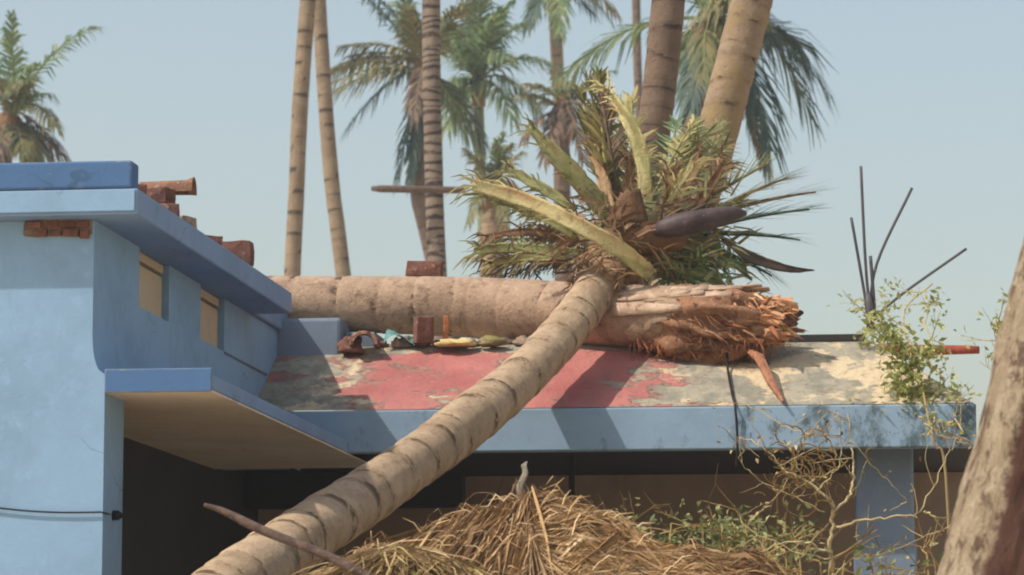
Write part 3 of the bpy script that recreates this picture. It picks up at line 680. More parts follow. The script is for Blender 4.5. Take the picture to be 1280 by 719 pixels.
# long orange splinter lying on the slope, cable
m = MB(); A = H(2.40, 4.0, 3.47); B = H(2.62, 3.47, 3.135)
m.tube([A, A.lerp(B, .3) + Vector((.01, 0, .03)), A.lerp(B, .7) + Vector((0, 0, .015)), B], [.014, .030, .022, .007], 6, wob=.7)
tag(m.build('wood_splinter', M['split_wood'], smooth=False), 'long orange splinter of split wood lying down the worn roof slope', 'splinter')
m = MB(); pts = [H(2.30, 4.0, 3.50), H(2.31, 3.9, 3.36), H(2.35, 3.6, 3.19), H(2.37, 3.485, 3.12), H(2.38, 3.483, 2.99), H(2.38, 3.484, 2.88), H(2.37, 3.49, 2.80)]
m.tube(spline(pts, 5), .0065, 6); tag(m.build('hanging_cable', M['black']), 'black cable hanging down over the blue fascia below the torn log', 'cable')

# debris on the roof edge under the log
def lump(name, mat, c, r, label, cat, seed, sq=(1, 1, 1), group=None):
    m = MB(); n, k = 14, 9; vs = []; fs = []
    for i in range(k + 1):
        th = math.pi*i/k
        for j in range(n):
            ph = 2*math.pi*j/n; d = Vector((math.sin(th)*math.cos(ph), math.sin(th)*math.sin(ph), math.cos(th)))
            q = r*(1 + .55*nz(d*1.6 + Vector((seed, 0, 0))) + .40*nz(d*3.5 + Vector((seed, 0, 0))))
            vs.append(c + Vector((d.x*q*sq[0], d.y*q*sq[1], max(d.z*q*sq[2], -r*.5*sq[2]))))
    for i in range(k):
        for j in range(n): fs.append((i*n+j, i*n+(j+1) % n, (i+1)*n+(j+1) % n, (i+1)*n+j))
    m.add(vs, fs); return tag(m.build(name, M[mat]), label, cat, group)
place(half_tile(.20, .085, .016, 9), 'clay_roof_tile', 'terracotta', H(.30, 4.16, 3.535), 1.75, 'rounded clay tile with its open end facing out at the roof edge under the log', 'roof tile', bev=0)
lump('rubble_lump', 'brick', H(.22, 4.18, 3.53), .06, 'reddish broken rubble beside the rounded clay tile on the roof edge', 'rubble', 3, (1.3, 1, 1))
m = MB(); n = 12; vs = []; fs = []
for i in range(n+1):
    for j in range(7):
        x, y = i/n, j/6; vs.append(H(.40 + .24*x, 4.22 + .16*y, 3.552 + .05*max(0, math.sin(x*5 + y*2)) + .06*y + .02*nz((x*4, y*4, 3))))
for i in range(n):
    for j in range(6): a = i*7 + j; fs.append((a, a+7, a+8, a+1))
m.add(vs, fs); tag(m.build('cloth_scrap', M['teal']), 'crumpled teal cloth scrap on the roof edge under the log', 'cloth')
place(brick_mesh('b', (.10, .09, .15), 0, 12), 'brick', 'brick', H(.62, 4.22, 3.55), .4, 'broken brick standing upright under the fallen log', 'brick', 'loose bricks on the porch roof', rx=.1)
place(brick_mesh('b', (.21, .11, .09), 0, 13), 'brick', 'brick', H(.56, 4.66, 3.975), .05, 'dark red brick lying on top of the fallen log', 'brick', 'loose bricks on the porch roof', ry=.06)
place(brick_mesh('b', (.03, .03, .16), 0, 14), 'wood_stub', 'orange_wood', H(.74, 4.26, 3.55), .2, 'short orange wood stub upright beside the broken brick under the log', 'wood', None, rx=.1)
lump('husk_scrap', 'husk', H(.80, 4.20, 3.545), .055, 'pale yellow husk scrap on the roof edge under the log', 'husk', 5, (2.0, 1, .5))
lump('husk_scrap', 'petiole', H(1.0, 4.22, 3.552), .04, 'curled olive husk scrap beside the pale yellow one', 'husk', 8, (1.7, 1, .8))
lump('rubble_lump', 'mortar', H(1.25, 4.2, 3.54), .05, 'grey mortar lump on the roof edge beside the leaning trunk', 'rubble', 11, (1.6, 1, .7))

R.seed(77)
for i in range(16):
    u_ = .36 + i*.088 + rnd(-.03, .03)
    lump('rubble_lump', R.choice(['mortar', 'pale_bark', 'brick', 'mortar']), H(u_, 4.30 + rnd(-.02, .05), 3.555), rnd(.018, .042), 'small rubble piece strewn in the gap under the fallen log', 'rubble', 20 + i, (rnd(1, 1.9), 1, rnd(.7, 1.1)), 'rubble pieces under the log')
# ------------------------------------------------------------------ leaning fallen palm with its crown
top = P(757, 345, 17.85)
q2 = P(600, 516, 16.25); q3 = P(330, 704, 13.75)
dirn = (q3 - q2).normalized(); gb = q3 + dirn*(q3.z/abs(dirn.z)); gb.z = -.08
fp = empty('fallen_palm', (gb.x, gb.y, 0), 'fallen coconut palm leaning across the porch roof with its battered crown on top', 'palm tree')
palm_trunk(fp, 'trunk', [gb, q3.lerp(gb, .5) + Vector((0, 0, -.04)), q3, P(470, 613, 15.05), q2, P(690, 432, 17.15), top], [.168, .150, .139, .134, .130, .124, .112], 'trunk_tan', ring=.24, n=40, step=.012, seed=5, amp=.055, wob=.12)
# fibrous brown top of the stem
axis = (top - P(690, 432, 17.15)).normalized()
m = MB(); ct = top + axis*.05
m.tube([top - axis*.20, top - axis*.05, ct + axis*.1, ct + axis*.25 + Vector((.05, 0, .0)), ct + axis*.42 + Vector((.1, 0, .02))], [.118, .138, .16, .165, .05], 22, wob=.35, seed=4, var=.75)
m.build('crown_fibre', M['sheath'], fp)
m = MB(); R.seed(41)
for i in range(420):
    a = rnd(0, 6.28); s = rnd(-.24, .35); sd = axis.cross(Vector((0, 0, 1))).normalized(); up = sd.cross(axis)
    d = sd*math.cos(a) + up*math.sin(a); p = top + axis*s + d*.138
    w_ = (-sd*math.sin(a) + up*math.cos(a)); l = rnd(.08, .2)
    m.ribbon([p, p + (w_*rnd(-.6, .6) + axis*rnd(-.4, .9))*l*.5 + d*.02, p + (w_*rnd(-.8, .8) + axis*rnd(-.8, 1))*l + d*rnd(-.01, .05)], [.018, .014, .003], w_.cross(d) + axis*.4, var=rnd(.35, 1))
m.build('fibre', M['sheath'], fp)['kind'] = 'stuff'
cc = P(795, 280, 18.15)
def stalk(pts, wid, mat, var=.5, name='frond_stalk', th=.35, curl=0):
    """broad channelled stalk: crescent section swept along the points"""
    sp = spline(pts, 8); m = MB(); k = len(sp); vs = []; fs = []; n = 9
    va = []
    vd = (sp[-1] - CAM).normalized()
    for i, p in enumerate(sp):
        t = i/(k-1); x = t*(len(wid) - 1); a = min(int(x), len(wid) - 2); w_ = wid[a] + (wid[a+1] - wid[a])*(x - a)
        w_ *= .84 + .14*nz((i*.35, var*9, len(pts)))
        tg = (sp[min(i+1, k-1)] - sp[max(i-1, 0)]).normalized(); sd = tg.cross(vd).normalized(); nn = sd.cross(tg)
        for j in range(n):
            a = 2*math.pi*j/n; y = math.sin(a)*w_/2; z = math.cos(a)*w_/2*th + (-.25*w_*(1 - (2*y/w_)**2) if w_ > 1e-4 else 0)
            fray = (.05*nz((j*3.1, var*7, 2)) if i in (0, 1) else 0)
            vs.append(p + sd*y*(1 + .16*nz((i*.8, j*2.3, var*3))) - nn*z*(1 + .5*nz((i*.6, j*1.7, 4))) + tg*fray); va.append(min(1, max(0, var + .75*nz((y*70, t*2.5, var*5)) + .5*nz((t*7, y*26, 1)))))
    for i in range(k-1):
        for j in range(n): fs.append((i*n+j, i*n+(j+1) % n, (i+1)*n+(j+1) % n, (i+1)*n+j))
    fs += [tuple(range(n-1, -1, -1)), tuple((k-1)*n + j for j in range(n))]
    m.add(vs, fs, var=va)
    rg = random.Random(int(abs(pts[0].x*1000)) + len(pts))
    if name == 'frond_stalk':
        for q in range(26):                      # split fibres and leaflet stubs along the edges
            i = rg.randrange(0, k - 2) if q > 7 else rg.randrange(0, 2); tg = (sp[i+1] - sp[i]).normalized(); sd = tg.cross(vd).normalized(); sg = rg.choice((-1, 1))
            w0 = wid[0] + (wid[-1] - wid[0])*i/k; p = sp[i] + sd*sg*max(w0, .05)*(.36 if q > 7 else rg.uniform(0, .4)); l = rg.uniform(.04, .16)
            d = (-tg*rg.uniform(.5, 1) + sd*sg*rg.uniform(.1, .7) - vd*rg.uniform(-.2, .3)).normalized()
            m.ribbon([p, p + d*l*.5, p + d*l - Vector((0, 0, l*.3))], [.012, .009, .002], d.cross(vd), var=rg.uniform(0, 1))
    return m.build(name, M[mat], fp)
stalk([P(588, 230, 17.55), P(650, 248, 17.55), P(720, 280, 17.5), P(775, 312, 17.55), P(815, 345, 17.7)], [.075, .10, .105, .11, .115, .095], 'petiole', .55)
stalk([P(596, 240, 17.62), P(660, 262, 17.62), P(720, 296, 17.6)], [.04, .07, .04], 'petiole_green', .2)
stalk([P(662, 158, 17.9), P(700, 200, 17.95), P(735, 238, 18.05), P(775, 290, 18.2)], [.05, .12, .14, .10], 'petiole_green', .6)
stalk([P(758, 108, 18.3), P(785, 150, 18.2), P(803, 200, 18.15), P(808, 262, 18.15)], [.03, .09, .105, .10], 'petiole', .3)
stalk([P(636, 212, 18.2), P(672, 232, 18.2), P(720, 262, 18.2)], [.05, .075, .06], 'petiole_green', .5)
stalk([P(640, 240, 18.35), P(700, 268, 18.3), P(750, 300, 18.2)], [.05, .08, .08], 'sheath', .8)
stalk([P(596, 312, 18.35), P(650, 310, 18.3), P(730, 318, 18.2)], [.06, .075, .07], 'petiole_green', .1)
stalk([P(612, 330, 18.4), P(660, 322, 18.3), P(730, 326, 18.2)], [.04, .05, .05], 'petiole', .2)
stalk([P(604, 296, 18.5), P(660, 290, 18.4), P(740, 300, 18.3)], [.03, .06, .06], 'sheath', .5)
stalk([P(742, 180, 18.4), P(752, 220, 18.3), P(768, 280, 18.2)], [.05, .08, .09], 'sheath', .9)
stalk([P(768, 188, 18.5), P(772, 230, 18.4), P(782, 280, 18.3)], [.04, .09, .08], 'petiole_green', .1)
stalk([P(786, 196, 18.2), P(786, 230, 18.2), P(788, 270, 18.2)], [.04, .06, .06], 'sheath', .2)
stalk([P(876, 200, 18.05), P(850, 240, 18.05), P(826, 284, 18.15)], [.07, .10, .07], 'sheath', .95)
stalk([P(868, 204, 18.0), P(846, 236, 18.0), P(832, 262, 18.05)], [.03, .045, .03], 'petiole', .5)
stalk([P(905, 205, 18.2), P(880, 245, 18.2), P(850, 290, 18.25)], [.05, .08, .08], 'sheath', .4)
stalk([P(838, 216, 18.1), P(838, 244, 18.1), P(830, 280, 18.2)], [.06, .10, .06], 'sheath', .75)
stalk([P(806, 300, 18.0), P(840, 326, 18.0), P(905, 358, 18.05)], [.12, .14, .03], 'petiole_green', -.1)
stalk([P(780, 300, 18.0), P(810, 330, 17.95), P(850, 352, 18.0)], [.12, .12, .05], 'leaf_dull', .2)
stalk([P(840, 300, 18.1), P(900, 318, 18.1), P(940, 350, 18.1)], [.08, .06, .02], 'leaf_dull', .5)
stalk([P(905, 300, 17.9), P(940, 322, 17.9), P(985, 336, 17.9), P(1018, 338, 17.95)], [.03, .075, .055, .008], 'leaf_dead', .05, name='pointed_leaf')
# broken brown sheath, standing up
m = MB(); A, B, Cc, Dd = P(757, 276, 17.8), P(812, 280, 17.8), P(800, 236, 17.85), P(776, 240, 17.85)
vs = []; fs = []
for i in range(9):
    for j in range(9):
        s, t = i/8, j/8; p = A.lerp(B, s).lerp(Dd.lerp(Cc, s), t) + Vector((0, -.05*math.sin(s*3.14), .012*nz((s*5, t*2, 4))*t*3)); vs.append(p)
for i in range(8):
    for j in range(8): a = i*9 + j; fs.append((a, a+9, a+10, a+1))
m.add(vs, fs, var=.25); o = m.build('torn_sheath', M['sheath'], fp); sm = o.modifiers.new('thick', 'SOLIDIFY'); sm.thickness = .012
m = MB(); m.tube(spline([P(820, 290, 17.75), P(836, 284, 17.7), P(880, 275, 17.68), P(915, 268, 17.7), P(932, 267, 17.75)], 6), [.026 + .034*min(1, i/8) - (.046*max(0, (i - 13)/11)**1.5) for i in range(25)], 14, wob=.18)
m.build('spathe', M['spathe'], fp)
m = MB(); m.tube(spline([P(760, 298, 17.9), P(800, 300, 17.85), P(830, 296, 17.85), P(850, 300, 17.9)], 5), [.06 + .03*math.sin(i*.2) for i in range(16)], 12, wob=.4, seed=9, var=.3)
m.build('stalk_base', M['sheath'], fp)
# heart of the crown, mostly hidden
m = MB(); m.tube(spline([P(758, 330, 18.15), P(780, 300, 18.25), P(820, 285, 18.3), P(860, 300, 18.35), P(885, 330, 18.35)], 6), [.13 + .05*math.sin(i*.13) for i in range(25)], 16, wob=.5, seed=14, var=.35)
m.build('crown_heart', M['leaf_dull'], fp)
R.seed(45)
def shreds(n, mat, name, cx, cy, sx_, sy_, lr, wr, Yr, fan=1):
    m = MB()
    for i in range(n):
        x = cx + sx_*max(-1.5, min(1.5, R.gauss(0, .9))); y = min(cy + sy_*max(-1.4, min(1.4, R.gauss(0, .9))), 350); p = P(x, y, rnd(*Yr)); a = math.atan2(-(y - cy) + 12, x - cx) + rnd(-1.1, 1.1); l = rnd(*lr)
        d = Vector((math.cos(a), rnd(-.5, .3), math.sin(a)*.8)).normalized(); g_ = rnd(.1, .7); wv = rnd(*wr)
        m.ribbon([p, p + d*l*.5 - Vector((0, 0, g_*l*.1)), p + d*l - Vector((0, 0, g_*l*.45))], [wv, wv*.9, wv*.1], Vector((rnd(-.5, .5), rnd(-1, .2), rnd(-.3, 1))), var=rnd(0, 1))
    m.build(name, M[mat], fp)['kind'] = 'stuff'
shreds(260, 'leaf_dead', 'dead_leaflets', 800, 296, 56, 26, (.06, .22), (.008, .022), (17.75, 18.5))
shreds(230, 'leaf_dull', 'torn_leaflets', 830, 290, 62, 32, (.08, .26), (.008, .02), (17.85, 18.6))
shreds(200, 'sheath', 'loose_fibre', 770, 290, 40, 26, (.06, .2), (.006, .022), (17.65, 18.1))
shreds(90, 'leaf_dead', 'dead_leaflets', 655, 322, 34, 14, (.06, .2), (.006, .016), (18.2, 18.7))
shreds(170, 'leaf_dull', 'torn_leaflets', 880, 200, 16, 24, (.06, .2), (.008, .018), (18.6, 19.4))
shreds(220, 'leaf', 'torn_leaflets', 855, 335, 36, 12, (.06, .2), (.01, .026), (17.9, 18.4))
# remaining feather fronds
R.seed(51)
K = 0
def fr(px, py, Y, bow, mat, leaf, nl=30, base=(800, 285, 18.3), droop=.3, ragged=.2, var=(0, .8), wid=.018, bare=.2, swing=0):
    global K; K += 1
    frond(fp, P(*base), P(px, py, Y), bow, mat, leaf, nl, 900 + K, droop, wid, rr=.016, ragged=ragged, var=var, bare=bare, swing=swing)
fr(735, 100, 18.6, .05, 'leaf_dull', .30, 34, (775, 280, 18.5)); fr(752, 118, 18.3, .03, 'leaf_dead', .22, 30, (778, 280, 18.4)); fr(722, 140, 18.6, .05, 'leaf_dull', .22, 26, (765, 280, 18.5)); fr(770, 130, 18.9, .05, 'leaf_dull', .26, 28)
for (bx, by, by2, tx, ty, Y_) in ((762, 290, 18.3, 748, 92, 18.4), (772, 290, 18.3, 724, 112, 18.5), (790, 285, 18.4, 790, 120, 18.8), (740, 305, 18.2, 626, 250, 18.3), (800, 285, 18.4, 868, 150, 18.9)):
    fr(tx, ty, Y_, .06, 'leaf_yellow', .20, 30, (bx, by, by2), .35, .35, (0, 1), .02, .3)
fr(600, 325, 18.6, .02, 'leaf_dead', .20, 30, (740, 312, 18.4), .9, .1); fr(610, 300, 18.8, .04, 'leaf_dull', .24, 30, (745, 305, 18.5), .9); fr(596, 340, 18.5, .05, 'leaf_dead', .18, 26, (745, 318, 18.5), .8); fr(640, 262, 18.6, .05, 'leaf_dull', .2, 22, (750, 300, 18.5), .8)
fr(625, 345, 18.7, .05, 'leaf_blue', .2, 24, (750, 322, 18.6), .7); fr(660, 280, 18.9, .05, 'leaf_dead', .25, 24, (760, 305, 18.6), .9)
fr(1012, 262, 18.2, .06, 'leaf_blue', .22, 34, (860, 292, 18.3), .1, .35, wid=.010, swing=1); fr(985, 222, 18.4, .05, 'leaf_dull', .22, 34, (860, 280, 18.4), .1, .3, wid=.012, swing=1); fr(1000, 300, 18.0, .05, 'leaf_blue', .2, 26, (880, 292, 18.2), .3, .4, wid=.009, swing=1)
fr(960, 205, 18.7, .05, 'leaf_dull', .28, 36, (855, 270, 18.5), 0, .2, wid=.012); fr(965, 345, 18.3, .05, 'leaf_blue', .26, 24, (880, 305, 18.3), .3, .3, wid=.009); fr(1020, 240, 18.7, .05, 'leaf_dead', .22, 28, (870, 275, 18.5), .1, .2, wid=.009, swing=1)
fr(935, 250, 17.9, .08, 'leaf_dull', .2, 26, (850, 285, 18.1), .5, .2, wid=.014); fr(905, 215, 18.6, .05, 'leaf_dull', .24, 26, (850, 270, 18.4), .2, wid=.014)
fr(870, 165, 18.9, .02, 'leaf_dull', .22, 26, (845, 265, 18.5), .3); fr(845, 150, 19.2, .02, 'leaf', .2, 24, (835, 260, 18.6), .3); fr(895, 355, 18.2, .05, 'leaf', .22, 24, (820, 305, 18.3), .6); fr(860, 352, 18.0, .05, 'leaf_dull', .2, 24, (800, 315, 18.2), .6); fr(925, 330, 18.5, .05, 'leaf', .2, 24, (840, 300, 18.4), .6)
fr(900, 150, 20.2, .02, 'leaf_dull', .22, 26, (880, 215, 19.6), .6); fr(870, 150, 20.4, .05, 'leaf', .2, 22, (884, 210, 19.8), .6)

# ------------------------------------------------------------------ starter bars sticking out of the roof
rb = empty('rebar_cluster', H(2.98, 4.7, 3.55), 'cluster of thin splayed steel rods sticking up from the roof end', 'rebar')
for pts, r in (([(1089, 405), (1082, 330), (1076, 208)], .0085), ([(1086, 400), (1076, 340), (1064, 272)], .0085), ([(1086, 402), (1096, 330), (1140, 235)], .0085), ([(1090, 400), (1130, 366), (1208, 311)], .0085), ([(1094, 400), (1092, 370), (1088, 320)], .010)):
    m = MB(); m.tube(spline([P(x, y, 18.5) for x, y in pts], 6), r, 6); m.build('rod', M['rust'], rb)
m = MB(); m.tube([P(1089, 412, 18.48), P(1086, 380, 18.48), P(1084, 366, 18.48)], [.026, .024, .016], 8); m.build('tie', M['rust'], rb)
m = MB(); A, B = P(1095, 437, 18.35), P(1224, 438, 18.2); m.tube([A, A.lerp(B, .4), A.lerp(B, .9), B], [.030, .029, .026, .022], 8, wob=.25)
tag(m.build('wooden_pole', M['red_wood']), 'red-brown pole end poking out past the right end of the roof', 'pole')

# ------------------------------------------------------------------ twigs, vines, bushes
def twigs(mb, p, d, L, r, depth, g_, gravity=0, tips=None, var=(0, 1), curl=.5):
    n = 6; pts = [p]; dd = d.normalized()
    for i in range(n):
        dd = (dd + Vector((g_.uniform(-1, 1), g_.uniform(-1, 1), g_.uniform(-1, 1) - gravity))*curl*.35).normalized(); pts.append(pts[-1] + dd*L/n)
    mb.tube(pts, [r*(1 - .6*i/n) for i in range(n+1)], 5, cap=False, var=g_.uniform(*var))
    if tips is not None: tips += pts[2:]
    if depth:
        for k in range(g_.randint(2, 3)):
            i = g_.randint(2, n); a = g_.uniform(0, 6.28)
            s = (dd.orthogonal().normalized()); s = Matrix.Rotation(a, 3, dd) @ s
            twigs(mb, pts[i], dd + s*g_.uniform(.5, 1.2), L*g_.uniform(.45, .75), r*.55, depth-1, g_, gravity, tips, var, curl)
def leaves(mb, tips, count, size, g_, spread=.05, var=(0, 1)):
    for i in range(count):
        p = g_.choice(tips) + Vector((g_.gauss(0, 1), g_.gauss(0, 1), g_.gauss(0, 1)))*spread
        d = Vector((g_.uniform(-1, 1), g_.uniform(-1, 1), g_.uniform(-1, .6))).normalized(); s = d.orthogonal().normalized(); s = Matrix.Rotation(g_.uniform(0, 6.28), 3, d) @ s
        l = size*g_.uniform(.6, 1.3); w_ = l*.45
        up = s.cross(d)*l*.1
        mb.add([p, p + d*l*.45 + s*w_/2 + up, p + d*l, p + d*l*.45 - s*w_/2 + up], [(0, 1, 2), (0, 2, 3)], var=g_.uniform(*var))
# leafy vine climbing over the right end of the roof
gv_ = random.Random(61)
vr = empty('leafy_vine', P(1168, 719, 16.6) - Vector((0, 0, P(1168, 719, 16.6).z)), 'young green vine with pale leaves hanging over the right end of the roof', 'vine')
m = MB(); tips = []
base = vr.location + Vector((.1, .05, -.05))
main = spline([base, P(1185, 640, 16.7), P(1168, 556, 16.7), P(1160, 520, 16.75), P(1150, 470, 17.0), P(1140, 430, 17.3), P(1110, 400, 17.6)], 6)
m.tube(main, [.006*(1 - .6*i/36) + .002 for i in range(37)], 6, var=.3)
for pts in ([(1160, 530), (1180, 480), (1150, 440)], [(1155, 500), (1120, 505), (1098, 480)], [(1160, 500), (1190, 520), (1204, 540)], [(1140, 450), (1130, 390), (1165, 355)], [(1145, 460), (1165, 430), (1150, 395)], [(1140, 440), (1090, 400), (1075, 385)], [(1150, 480), (1168, 520), (1160, 545)]):
    b = spline([P(x, y, 16.75 + (540 - y)*.006) for x, y in pts], 6); m.tube(b, .005, 5, var=.7); tips += b[3:]
    for q in b[4::3]: twigs(m, q, Vector((gv_.uniform(-1, 1), gv_.uniform(-.4, .4), gv_.uniform(-.2, 1))), .16, .003, 1, gv_, 0, tips)
m.build('stem', M['twig'], vr)
m = MB(); leaves(m, tips, 480, .042, gv_, .025); leaves(m, [P(x, y, 16.95) for x, y in ((1130, 470), (1145, 490), (1150, 440), (1100, 410), (1115, 425), (1160, 500), (1135, 455), (1150, 520))], 620, .055, gv_, .05)
m.build('leaf', M['lime_leaf'], vr)['kind'] = 'stuff'
vt_ = MB(); tp2 = []; vb = empty('leafy_vine', P(1250, 719, 14) - Vector((0, 0, P(1250, 719, 14).z)), 'sparse small-leaved sprig behind the peeling foreground trunk', 'vine')
ln_ = spline([vb.location + Vector((0, 0, -.05)), P(1262, 600, 14), P(1258, 480, 14), P(1244, 400, 14)], 6); vt_.tube(ln_, .006, 5, var=.5); tp2 += ln_[12:]
for q in ln_[12:]: twigs(vt_, q, Vector((gv_.uniform(-1, .2), 0, gv_.uniform(-.3, 1))), .15, .003, 1, gv_, 0, tp2)
vt_.build('stem', M['twig'], vb); m = MB(); leaves(m, tp2, 90, .03, gv_, .02); m.build('leaf', M['lime_leaf'], vb)['kind'] = 'stuff'

# dry branching bush below the right end of the fascia
g2 = random.Random(71)
bs = P(1040, 719, 14.6); bs.z = 0
db = empty('dry_bush', bs, 'bare dry bush with pale yellow twisted twigs in front of the blue pillar', 'bush')
tips = []
def tw(pts, r, Y=14.6, dY=0):
    b = spline([P(x, y, Y + dY*i) for i, (x, y) in enumerate(pts)], 6)
    b = [p + Vector((g2.gauss(0, .005), g2.gauss(0, .01), g2.gauss(0, .005))) for p in b]
    m = MB(); m.tube(b, [r*.75*(1 - .6*i/(len(b)-1)) for i in range(len(b))], 6, var=g2.uniform(.3, 1))
    for q in b[5::6]: twigs(m, q, Vector((g2.uniform(-1, 1), g2.uniform(-.6, .6), g2.uniform(-.5, 1))), g2.uniform(.08, .22), .003, 0, g2, 0, tips, curl=.9, var=(.1, .7))
    m.build('branch', M['twig'], db); return b
m = MB(); m.tube(spline([bs + Vector((0, 0, -.05)), bs + Vector((.02, 0, 1.2)), P(1040, 719, 14.6)], 6), .02, 7, var=.5); m.build('stem', M['twig'], db)
for a_ in (([(1040, 722), (1038, 670), (1041, 636), (1036, 622)], .017), ([(1036, 625), (1005, 598), (985, 590), (955, 560), (925, 545)], .009, 14.6, .02), ([(1041, 640), (1062, 618), (1066, 596), (1064, 565), (1060, 520)], .009),
      ([(1040, 660), (1075, 652), (1120, 645), (1152, 640)], .010, 14.6, -.05), ([(1152, 640), (1168, 648), (1182, 665)], .008), ([(1036, 690), (1010, 680), (985, 676), (950, 690)], .008), ([(1038, 700), (1000, 690), (940, 665), (920, 640)], .005, 14.6, .05),
      ([(1040, 720), (1065, 700), (1110, 690), (1170, 665)], .005), ([(1000, 596), (990, 560), (1010, 545), (1040, 545), (1070, 560), (1110, 600), (1140, 632)], .005), ([(1020, 545), (985, 535), (940, 510), (895, 500)], .005, 15.6, .2),
      ([(1150, 520), (1168, 540), (1195, 552), (1215, 556)], .009, 15.6), ([(1030, 640), (990, 620), (950, 600), (925, 575), (930, 560)], .005), ([(1020, 615), (1050, 580), (1048, 540), (1056, 525)], .004), ([(1150, 640), (1170, 600), (1190, 560), (1198, 540)], .004),
      ([(1040, 560), (1000, 570), (980, 600), (960, 640)], .004)): tw(*a_)
m = MB()
for i in range(48):                          # curled tendrils in a tangle
    c = P(g2.gauss(1008, 24), g2.gauss(590, 24), 14.7 + g2.uniform(-.15, .15)); a0 = g2.uniform(0, 6.28); rr = g2.uniform(.02, .08); tl = g2.uniform(-.6, .6)
    pts = [c + Vector((math.cos(a0 + t*.55)*rr, tl*math.sin(a0 + t*.55)*rr, math.sin(a0 + t*.55)*rr*(.7 + .06*t))) for t in range(g2.randint(5, 10))]
    m.tube(pts, .0032, 4, cap=False, var=g2.uniform(0, .4))
m.build('tendril', M['tendril'], db)['kind'] = 'stuff'
m = MB(); leaves(m, tips, 160, .03, g2, .02); m.build('leaf', M['straw_pale'], db)['kind'] = 'stuff'

# green bushes growing in front of the porch
def bush(px0, px1, pytop, Y, label, seed, count, size=.05, mat='bush_leaf'):
    g_ = random.Random(seed); c = P((px0 + px1)/2, pytop, Y); base = Vector((c.x, c.y, 0)); hw = (P(px1, pytop, Y) - P(px0, pytop, Y)).length/2
    e = empty('leafy_bush', base, label, 'bush', 'bushes in front of the porch'); tips = []; m = MB()
    for i in range(14):
        p0 = base + Vector((g_.uniform(-.3, .3)*hw, g_.uniform(-.15, .15), -.05)); tp = base + Vector((g_.uniform(-1, 1)*hw, g_.uniform(-.25, .25), c.z - g_.uniform(0, .18)))
        b = spline([p0, p0.lerp(tp, .5) + Vector((g_.uniform(-.1, .1), 0, .1)), tp], 7); m.tube(b, [.016*(1 - .7*k/14) for k in range(15)], 5, var=.4); tips += b[8:]
        for q in b[8::2]: twigs(m, q, Vector((g_.uniform(-1, 1), g_.uniform(-1, 1), g_.uniform(-.2, .6))), .25, .005, 1, g_, 0, tips)
    m.build('stem', M['tendril'], e); tips = [t for t in tips if t.z < c.z + .02]
    m = MB(); leaves(m, tips, count, size, g_, .05); m.build('leaf', M[mat], e)['kind'] = 'stuff'
bush(775, 905, 654, 15.9, 'light yellowish green bush behind the straw heap before the porch', 81, 2800, .042)
bush(880, 1010, 652, 15.6, 'darker green bush beside the dry twigs before the porch', 82, 2800, .042)
bush(950, 1060, 690, 14.9, 'low dark bush at the foot of the dry twigs', 83, 700, .05)
bush(1090, 1200, 690, 14.9, 'low mixed bush between the blue pillar and the peeling trunk', 84, 350, .05)

# ------------------------------------------------------------------ peeling trunk in the right foreground
rt = [P(1262, 900, 9.6), P(1300, 719, 9.6), P(1338, 560, 9.65), P(1370, 440, 9.7), P(1396, 340, 9.75), P(1440, 180, 9.85), P(1500, -40, 10.0), P(1570, -280, 10.15)]
d = (rt[0] - rt[1]).normalized(); rb_ = rt[0] + d*(rt[0].z/abs(d.z)); rb_.z = -.1
sp = spline([rb_] + rt, 60); m = MB(); n = 120; vs = []; fs = []; hol = []
for i, p in enumerate(sp):
    t = i/(len(sp)-1); tg = (sp[min(i+1, len(sp)-1)] - sp[max(i-1, 0)]).normalized(); sd = Vector((1, 0, 0)); sd = (sd - tg*sd.dot(tg)).normalized(); bi = tg.cross(sd)
    for k in range(n):
        a = 2*math.pi*k/n; dd = sd*math.cos(a) + bi*math.sin(a); s = p.z
        r = .285 + .03*max(0, 2.2 - p.z)
        r *= 1 + .10*nz((math.cos(a)*1.5, math.sin(a)*1.5, s*2.2)) + .05*nz((math.cos(a)*4, math.sin(a)*4, s*4)) + .045*nz((math.cos(a)*9, math.sin(a)*9, s*5)) + .02*nz((math.cos(a)*24, math.sin(a)*24, s*14))
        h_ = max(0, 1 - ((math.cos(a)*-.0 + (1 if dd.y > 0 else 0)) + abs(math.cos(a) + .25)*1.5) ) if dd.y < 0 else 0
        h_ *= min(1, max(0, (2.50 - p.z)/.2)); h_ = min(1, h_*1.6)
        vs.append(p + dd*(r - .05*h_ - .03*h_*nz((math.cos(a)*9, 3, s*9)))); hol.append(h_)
for i in range(len(sp)-1):
    for k in range(n): fs.append((i*n+k, i*n+(k+1) % n, (i+1)*n+(k+1) % n, (i+1)*n+k))
fs += [tuple(range(n-1, -1, -1)), tuple((len(sp)-1)*n + k for k in range(n))]
m.add(vs, fs, hollow=hol); tr = empty('leaning_tree', (rb_.x, rb_.y, 0), 'pale peeling tree trunk with a dark hollow leaning in the right foreground', 'tree')
m.build('trunk', M['bark'], tr)

